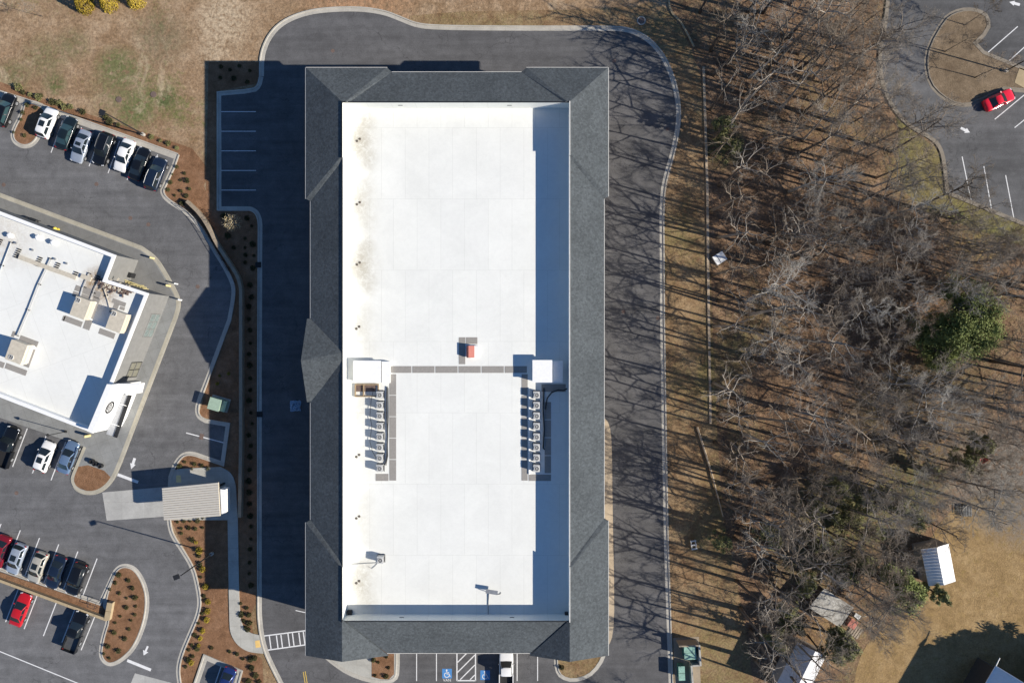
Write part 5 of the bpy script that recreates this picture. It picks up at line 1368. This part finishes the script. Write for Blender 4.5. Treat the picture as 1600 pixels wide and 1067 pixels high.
def try_tree(x, y, i=None, sc=None, bark=None, lab=None, mind=20):
    for (a, b) in placed:
        if (a - x) ** 2 + (b - y) ** 2 < mind * mind: return False
    placed.append((x, y)); p = P(x, y)
    i = rf.randrange(10) if i is None else i
    sc = rf.uniform(.78, 1.1) if sc is None else sc
    bark = bark or rf.choices(M_bark, (6, 4, 1))[0]
    lb, gq = (lab, None) if lab else zone(x, y)
    place_tree(i, p.x, p.y, rf.uniform(0, 6.28), sc, bark, lb, gq, tilt=(rf.gauss(0, .04), rf.gauss(0, .04)))
    return True
# edge trees whose shadows cross the drive
for (x, y, i, sc) in [(1092, 18, 3, .95), (1112, 80, 1, 1.0), (1116, 118, 7, .95), (1108, 172, 3, .9), (1120, 210, 1, 1.0), (1112, 244, 0, .9), (1122, 290, 3, .95), (1112, 330, 5, .95), (1124, 372, 1, 1.0), (1114, 428, 5, .95), (1124, 470, 3, .9), (1114, 508, 1, .95), (1128, 560, 7, .85), (1116, 600, 5, 1.0), (1124, 648, 1, .95), (1118, 690, 0, .9), (1132, 736, 3, .95), (1128, 780, 5, .95), (1146, 842, 1, 1.05), (1150, 905, 3, 1.0), (1158, 950, 5, 1.05), (1172, 985, 1, 1.0), (1182, 1030, 0, 1.0), (1200, 1060, 3, 1.0)]:
    try_tree(x, y, rf.choice((10, 11, 12)), sc * .95, M_bark[rf.choice((0, 0, 1))])
for (x, y, lb) in [(1268, 378, 'pale limbed bare tree with spreading white branches mid wood'), (1235, 300, 'slim pale bare tree with forked white trunk north of box'), (1165, 470, 'pale bare tree with white sideways limbs near the edging wall'), (1180, 520, 'whitish bare tree low over leaf litter below white box'), (1350, 600, 'pale forked bare tree left of the big pine'), (1465, 770, 'tall pale bare tree overhanging the gravel drive'), (1390, 640, 'whitish bare tree amid shadows below the pine'), (1150, 85, 'pale bare tree with long limbs near top of wood')]:
    try_tree(x, y, 7 if rf.random() < .5 else 2, 1.0, M_bark[2], lb)
cnt = len(placed); tries = 0
while cnt < 268 and tries < 30000:
    tries += 1
    x = rf.uniform(1062, 1690); y = rf.uniform(-60, 1110)
    if not inpoly(x, y, wood): continue
    if x < 1158 and rf.random() < .8: continue
    if 1105 < x < 1150 and 380 < y < 425: continue
    if 1212 < x < 1312 and 885 < y < 975: continue
    if 1375 < x < 1460 and 820 < y < 900: continue
    if 1395 < x < 1640 and 475 < y < 590 and rf.random() < (1 if x < 1515 else .85): continue
    if 1320 < x < 1400 and 935 < y < 1010: continue
    den = 1.0
    if 1120 < x < 1400 and 430 < y < 720: den = .38
    if y > 1000: den = .6
    if 1230 < x < 1420 and 740 < y < 930: den = .5
    if rf.random() > den: continue
    if x > 1600 or y < 0 or y > 1067:
        if rf.random() > .3: continue
    if try_tree(x, y, rf.choice((10, 11, 12)) if x < 1250 and rf.random() < .8 else None, mind=17.5 if den == 1 else 22): cnt += 1
# young trees in the right hand island and lone trees
for (x, y, i, sc, lb) in [(1509, 40, 6, .75, 'young bare tree in top lobe of car park island'), (1475, 83, 6, .8, 'young bare tree near the curved edge of car park island'), (1523, 124, 6, .85, 'young bare tree at the lower side of car park island')]:
    p = P(x, y); place_tree(i, p.x, p.y, rf.uniform(0, 6), sc, M_bark[1], lb)
p = P(66, 26); place_tree(8, p.x, p.y, 1.0, .45, M_bark[0], 'thin bare sapling standing alone in the upper left field')
p = P(1130, 1125); place_tree(0, p.x, p.y, 2.0, .9, M_bark[0], 'bare tree just below the frame on the verge')

def leaf_mesh(name, seed, n, shape, size, flat=.3, cone=False):
    r = random.Random(seed); m = MB()
    for k in range(n):
        if cone:
            z = r.random() ** 1.3; rad = (1 - z) * r.uniform(.75, 1.05); a = r.uniform(0, 6.283)
            p = Vector((cos(a) * rad * shape[0], sin(a) * rad * shape[1], z * shape[2]))
        else:
            while True:
                p = Vector((r.uniform(-1, 1), r.uniform(-1, 1), r.uniform(-.2, 1)))
                if .35 < p.length < 1 + r.gauss(0, .07): break
            p = Vector((p.x * shape[0], p.y * shape[1], max(.02, p.z * shape[2])))
        d = Vector((r.gauss(0, 1), r.gauss(0, 1), r.gauss(0, 1) * flat + .3)).normalized(); u = d.orthogonal().normalized(); q = d.cross(u)
        s = size * r.uniform(.6, 1.4); u *= s; q *= s * r.uniform(.35, .7)
        c = d * s * r.uniform(.5, 1)
        m.add([p - u * .5, p + q * .5 + c * .4, p + u * .5, p - q * .5 + c * .2], [(0, 1, 2, 3)])
    return m
SHM = []
for i in range(4):
    m = leaf_mesh('foliage', 50 + i, 170, (.42, .42, .5), .17); me = bpy.data.meshes.new('shrub'); me.from_pydata([tuple(v) for v in m.v], [], m.f); SHM.append(me)
STM = MB()
for k in range(7): a = k * .9; STM.tube([(0, 0, 0), (.28 * cos(a), .28 * sin(a), .42)], [.02, .008], 4)
stem_me = bpy.data.meshes.new('stem'); stem_me.from_pydata([tuple(v) for v in STM.v], [], STM.f); stem_me.materials.append(M_barkdark)
rs = random.Random(9)
def shrub(x, y, sc, mat, label, group, z=.1):
    x += rs.gauss(0, 1.2); y += rs.gauss(0, 1.2)
    p = P(x, y); e = empty('shrub', (p.x, p.y, z), rs.uniform(0, 6), label, 'shrub', group)
    k = sc * rs.uniform(.55, 1.15); e.scale = (k, k, k * rs.uniform(.9, 1.2))
    me = SHM[rs.randrange(4)]
    o = bpy.data.objects.new('foliage', me); COL.objects.link(o); o.parent = e
    if not me.materials: me.materials.append(M_shrub)
    o.material_slots[0].link = 'OBJECT'; o.material_slots[0].material = mat
    s = bpy.data.objects.new('stem', stem_me); COL.objects.link(s); s.parent = e
G1 = ('small dark shrub in the mulch end island of lower car park', 'shrubs in the lower car park island')
for x, y in [(188, 897), (201, 906), (180, 907), (207, 917), (172, 922), (186, 927), (198, 931), (212, 932), (212, 945), (197, 946), (190, 961), (210, 960), (206, 970), (180, 972), (202, 982), (178, 987), (195, 996), (168, 1007), (173, 1025), (185, 1016), (162, 1018)]: shrub(x, y, .85, M_shrub, *G1)
G2 = ('yellow twigged shrub lining the kerb of curved lane', 'yellow shrubs along the curved kerb')
for x, y in [(307, 846), (312, 858), (318, 888), (321, 915), (326, 940), (325, 953), (323, 968), (317, 983), (315, 997), (310, 1008), (298, 1033), (276, 1128)]: shrub(x, y, 1.05, M_yshrub, *G2)
G2b = ('dark shrub beside the curved kerb near the walkway bed', 'dark shrubs along the curved kerb')
for x, y in [(311, 868), (313, 880), (315, 900), (318, 930), (314, 958), (310, 972), (306, 990), (300, 1006), (307, 1013), (296, 1015), (293, 1030), (290, 1041), (333, 1012), (303, 1024)]: shrub(x, y, .85, M_shrub, *G2b, z=.02)
G3 = ('low green shrub in mulch directly south of the canopy', 'shrubs below the canopy')
for x, y in [(277, 815), (288, 814), (297, 812), (309, 811), (318, 810), (283, 825), (296, 825), (306, 825), (317, 824), (282, 834), (300, 842)]: shrub(x, y, .9, M_shrub, *G3, z=.02)
G4 = ('small dark shrub in the rounded bed above the canopy', 'shrubs above the canopy')
for x, y in [(281, 728), (290, 721), (303, 726), (316, 727), (303, 733), (325, 735)]: shrub(x, y, .9, M_shrub, *G4, z=.02)
G5 = ('round shrub beside the pale walkway near crosswalk', 'shrubs by the walkway bend')
for x, y in [(378, 945), (386, 950), (379, 958), (388, 962), (380, 971), (389, 972), (385, 980), (392, 984), (359, 1017), (369, 1021), (381, 1026), (391, 1029), (400, 1028), (392, 1042), (399, 1055), (389, 1063), (404, 1064)]: shrub(x, y, .95, M_shrub, *G5, z=.02)
G6 = ('small evergreen shrub in bare mulch beside the top row kerb', 'shrubs right of the top row')
for x, y in [(277, 261), (288, 271), (294, 282), (282, 282), (296, 294), (283, 299), (266, 286), (272, 306), (291, 307), (283, 315), (272, 273), (262, 298)]: shrub(x, y, .8, M_shrub, *G6, z=.02)
G7 = ('brownish shrub in the mulch strip above the top row', 'shrubs above the top row')
for x, y in [(30, 140), (37, 146), (48, 148), (60, 152), (64, 148), (84, 160), (93, 162), (101, 166), (109, 168), (130, 176), (168, 184), (173, 189), (186, 195), (239, 214), (252, 221), (264, 226), (277, 232)]: shrub(x, y, 1.15, rs.choice((M_shrub, M_olive, M_olive)), *G7, z=.02)
G8 = ('small shrub inside the hooked mulch island by white crossover', 'shrubs in the hooked island')
for x, y in [(45, 165), (37, 177), (33, 188), (57, 170), (38, 214), (24, 208)]: shrub(x, y, .75, M_shrub, *G8)
G9 = ('dark shrub in the shaded bed along the big building lane', 'shrubs in the shaded bed')
for k in range(27): shrub(391 + rs.uniform(-1, 1), 445 + 18 * k, .95, M_shrub, *G9, z=.02)
for x, y in [(350, 340), (386, 340), (395, 355), (356, 368), (367, 386), (383, 372), (382, 388), (383, 398), (395, 382), (395, 398), (383, 410), (395, 418), (345, 105), (360, 108), (375, 104), (390, 112), (345, 122), (365, 126), (385, 128)]: shrub(x, y, .95, M_shrub, *G9, z=.02)
G10 = ('small shrub in the mulch bed under the south eave', 'shrubs by the south walk')
for x, y in [(585, 1030), (604, 1026), (605, 1041), (585, 1055), (605, 1055), (593, 1034)]: shrub(x, y, .85, M_shrub, *G10, z=.13)
shrub(877, 1040, .9, M_shrub, 'single dark shrub in the bed beside southeast gable', None)
for x, y in [(355, 584), (343, 587), (339, 597)]: shrub(x, y, .8, M_yshrub, 'orange yellow shrub in shade just above utility cabinet', 'yellow shrubs above the cabinet', z=.02)
for i, (x, y) in enumerate(((134, 10), (172, 7), (214, 2))):
    p = P(x, y); e = empty('golden_conifer', (p.x, p.y, 0), i, ('leftmost', 'middle', 'rightmost')[i] + ' golden conifer bush at top left field edge', 'shrub', 'golden conifers')
    m = leaf_mesh('f', 80 + i, 1500, (1.35, 1.35, 2.9), .24, cone=True); m.build('foliage', M_gold, e); m = MB(); m.tube([(0, 0, 0), (0, 0, 2.2)], [.12, .04], 6); m.build('trunk', M_barkdark, e)
p = P(372, 352); e = empty('ornamental_tree', (p.x, p.y, 0), 0, 'small tan leafed tree catching sun in the shaded bed', 'tree')
m = MB(); m.tube([(0, 0, 0), (.05, 0, 1.2), (0, .05, 2.4)], [.09, .07, .03], 6)
for k in range(16): a = k * .9; m.tube([(0, 0, 1.2 + .08 * k), (1.1 * cos(a), 1.1 * sin(a), 2.0 + .1 * k)], [.03, .01], 4)
m.build('trunk', M_bark[2], e)
m = leaf_mesh('f', 91, 420, (1.25, 1.25, 1.6), .16); m.v = [v + Vector((0, 0, 1.8)) for v in m.v]; m.build('crown', M_tanleaf, e)
# evergreens: clumps of needles on limbs
def evergreen(x, y, h, rad, nclump, mat, label, seed, leafs=60, size=.32, name='pine_tree', elong=1.0):
    r = random.Random(seed); p = P(x, y); e = empty(name, (p.x, p.y, 0), 0 if elong > 1 else r.uniform(0, 6), label, 'tree')
    T = MB(); T.tube([(0, 0, 0), (.1, 0, h * .5), (0, .1, h * .95)], [.2, .13, .04], 7); C = MB()
    lobes = [(r.uniform(0, 6.28), r.uniform(.55, 1.15)) for _ in range(7)]
    for k in range(nclump):
        la, ll = r.choice(lobes)
        t = r.random(); a = la + r.gauss(0, .38); z = h * (.35 + .62 * t); rr_ = rad * ll * (1.0 - .55 * t) * sqrt(r.uniform(.03, 1)) * 1.1
        c = Vector((rr_ * cos(a) * elong, rr_ * sin(a), z + r.gauss(0, .25)))
        T.tube([(0, 0, z * .92 - .2), tuple(c)], [.05, .015], 4, False)
        cr = r.uniform(.45, .95) * rad / 3.2
        for q in range(leafs):
            dv = Vector((r.gauss(0, 1), r.gauss(0, 1), r.gauss(0, .5))); dv.normalize(); b = c + dv * cr * r.uniform(.1, 1)
            d = (dv + Vector((.35, -.1, .7)) + Vector((r.gauss(0, .5), r.gauss(0, .5), r.gauss(0, .4)))).normalized(); ax_ = Vector((r.gauss(0, 1), r.gauss(0, 1), r.gauss(0, 1))); u = (ax_ - d * ax_.dot(d)).normalized() * size * r.uniform(.5, .9); q2_ = d.cross(u) * r.uniform(.3, .5); C.add([b - u, b - q2_, b + u * 1.1, b + q2_], [(0, 1, 2, 3)])
    T.build('trunk', M_barkdark, e); C.build('crown', mat, e)
evergreen(1462, 510, 9.0, 6.2, 210, M_pine, 'big bright green pine rising from the wood at right', 21, 190, .2, elong=1.25)
evergreen(1430, 550, 6.5, 3.8, 70, M_pine, 'lower dark green pine beside the big pine', 22, 180, .2)
evergreen(1372, 898, 8, 3.6, 90, M_pine, 'dark green conifer left of the white ribbed shed', 23, 180, .22)
evergreen(1305, 990, 6.5, 3.0, 80, M_olive, 'yellow green leafy tree below the mossy shed', 24, 130, .26, 'leafy_tree')
evergreen(1500, 690, 5.5, 2.2, 40, M_olive, 'olive green leafy tree near the gravel drive', 25, 70, .34, 'leafy_tree')
evergreen(1484, 342, 2.2, 1.0, 16, M_pine, 'small bright green bush on the car park verge', 26, 60, .25, 'bush')
evergreen(1445, 915, 4.5, 1.6, 30, M_olive, 'small evergreen against the white shed corner', 27, 60, .3, 'leafy_tree')
ru = random.Random(31)
for k, (x, y) in enumerate([(1225, 945), (1205, 985), (1270, 840), (1300, 800), (1350, 820), (1380, 780), (1330, 860), (1300, 880), (1440, 730), (1115, 215), (1135, 240), (1290, 760), (1260, 790), (1190, 830), (1480, 720), (1120, 835), (1325, 790), (1365, 770), (1400, 800), (1285, 850), (1245, 900), (1340, 870), (1230, 970)]):
    evergreen(x, y, ru.uniform(3.0, 6.2), ru.uniform(1.5, 2.7), 34, M_olive, 'low olive green understorey shrub among the bare trees', 100 + k, 70, .2, 'understorey_shrub')
for o in SC.objects:
    if o.name.startswith('understorey_shrub'): o['group'] = 'understorey shrubs in the wood'; o['category'] = 'shrub'
# big trees beside the house that throw the dark shade on the lawn
for k, (x, y) in enumerate([(1632, 1056), (1668, 1046), (1700, 1070), (1650, 1088), (1612, 1096)]):
    evergreen(x, y, 8.4, 3.9, 130, M_pine, 'dark conifer screening the house beyond the right frame edge', 140 + k, 70, .45)
for o in SC.objects:
    if o.get('label', '').startswith('dark conifer screening'): o['group'] = 'conifers by the house'
# forest brush and fallen twigs, one mass
bm_ = MB(); rb = random.Random(4)
k = 0
while k < 9000:
    x = rb.uniform(1100, 1640); y = rb.uniform(-20, 1090)
    if not inpoly(x, y, wood): continue
    k += 1; p = P(x, y); a = rb.uniform(0, 6.28); L = rb.uniform(.25, 1.1); up = rb.uniform(.05, .9) if rb.random() < .5 else .05
    d = Vector((cos(a), sin(a), up)).normalized() * L
    bm_.tube([p + Vector((0, 0, .02)), p + d * .5 + Vector((0, 0, .04)), p + d], [.022, .016, .008], 3, False)
tag(bm_.build('brush', M_brush), 'tangle of fallen twigs and brush on the wood floor', 'brush', kind='stuff')
# fallen logs
for k, (x0_, y0_, x1_, y1_, lb) in enumerate([(1383, 610, 1376, 632, 'dark fallen log lying upright in view below the pine'), (1245, 480, 1180, 492, 'long dark fallen trunk on brown leaf litter'), (1196, 452, 1240, 474, 'grey fallen limb near the white limbed tree'), (1089, 667, 1129, 806, 'long slender tan fallen trunk along the verge'), (1140, 690, 1160, 712, 'short pale curved fallen branch on leaf litter')]):
    a = P(x0_, y0_); b = P(x1_, y1_); m = MB(); d = b - a
    m.tube([Vector((0, 0, .15)), d * .5 + Vector((.1, .15, .25)), d + Vector((0, 0, .3))], [.16, .13, .07], 7); ob = m.build('fallen_log', M_edging if k == 3 else M_bark[k % 3]); ob.location = a; tag(ob, lb, 'log')

# ------------------------------------------------------------------ one label per thing
LM = [('the white storage box', 1125, 404), ('the big green pine', 1500, 510), ('the mossy shed', 1298, 950), ('the walled bin corral', 1074, 1015), ('the red coupe', 1562, 156), ('the white bench', 1085, 851), ('the white ribbed shed', 1465, 880), ('the barred cart', 1510, 798), ('the pale roofed shed', 1255, 1040), ('the rounded drive corner', 1045, 70), ('the curved car park kerb', 1374, 110), ('the long dark fallen trunk', 1215, 486), ('the straight edging wall', 1103, 200), ('the car park verge', 1450, 300), ('the upright fallen log', 1380, 620), ('the broken edging wall', 1109, 610)]
def dirw(dx, dy):
    d = sqrt(dx * dx + dy * dy)
    a = math.degrees(math.atan2(-dy, dx)) % 360
    w_ = ('right of', 'up and right of', 'above', 'up and left of', 'left of', 'down and left of', 'below', 'down and right of')[int((a + 22.5) // 45) % 8]
    return ('just ' if d < 45 else '' if d < 95 else 'far ') + w_
bpx = lambda o: (CX + o.location.x * S, CY - o.location.y * S)
for o in list(SC.objects):
    if o.name.startswith('bare_tree') and o.get('group'):
        x, y = bpx(o); nm, lx, ly = min(LM, key=lambda t: (t[1] - x) ** 2 + (t[2] - y) ** 2)
        bk = [c for c in o.children if c.name.startswith('crown')][0].material_slots[0].material.name.split('_')[0]
        o['label'] = f"{bk} bare tree {dirw(x - lx, y - ly)} {nm}"
from collections import defaultdict
byl = defaultdict(list)
for o in SC.objects:
    if o.parent is None and o.get('label'): byl[o['label']].append(o)
ORD = ['second', 'third', 'fourth', 'fifth', 'sixth', 'seventh', 'eighth', 'ninth', 'tenth', 'eleventh', 'twelfth', 'thirteenth', 'fourteenth', 'fifteenth', 'sixteenth', 'seventeenth', 'eighteenth', 'nineteenth', 'twentieth', '21st', '22nd', '23rd', '24th']
for lb, os_ in byl.items():
    n_ = len(os_)
    if n_ < 2 or n_ > 48: continue
    xs = [bpx(o)[0] for o in os_]; ys = [bpx(o)[1] for o in os_]
    horiz = (max(xs) - min(xs)) > (max(ys) - min(ys))
    os_.sort(key=lambda o: bpx(o)[0] if horiz else bpx(o)[1])
    a_, b_ = ('left', 'right') if horiz else ('top', 'bottom')
    for i, o in enumerate(os_):
        if i == 0: pre = a_ + 'most'
        elif i == n_ - 1: pre = b_ + 'most'
        elif i < n_ / 2: pre = f'{ORD[i - 1]} from {a_}'
        else: pre = f'{ORD[n_ - 2 - i]} from {b_}'
        o['label'] = f'{pre}, {lb}'
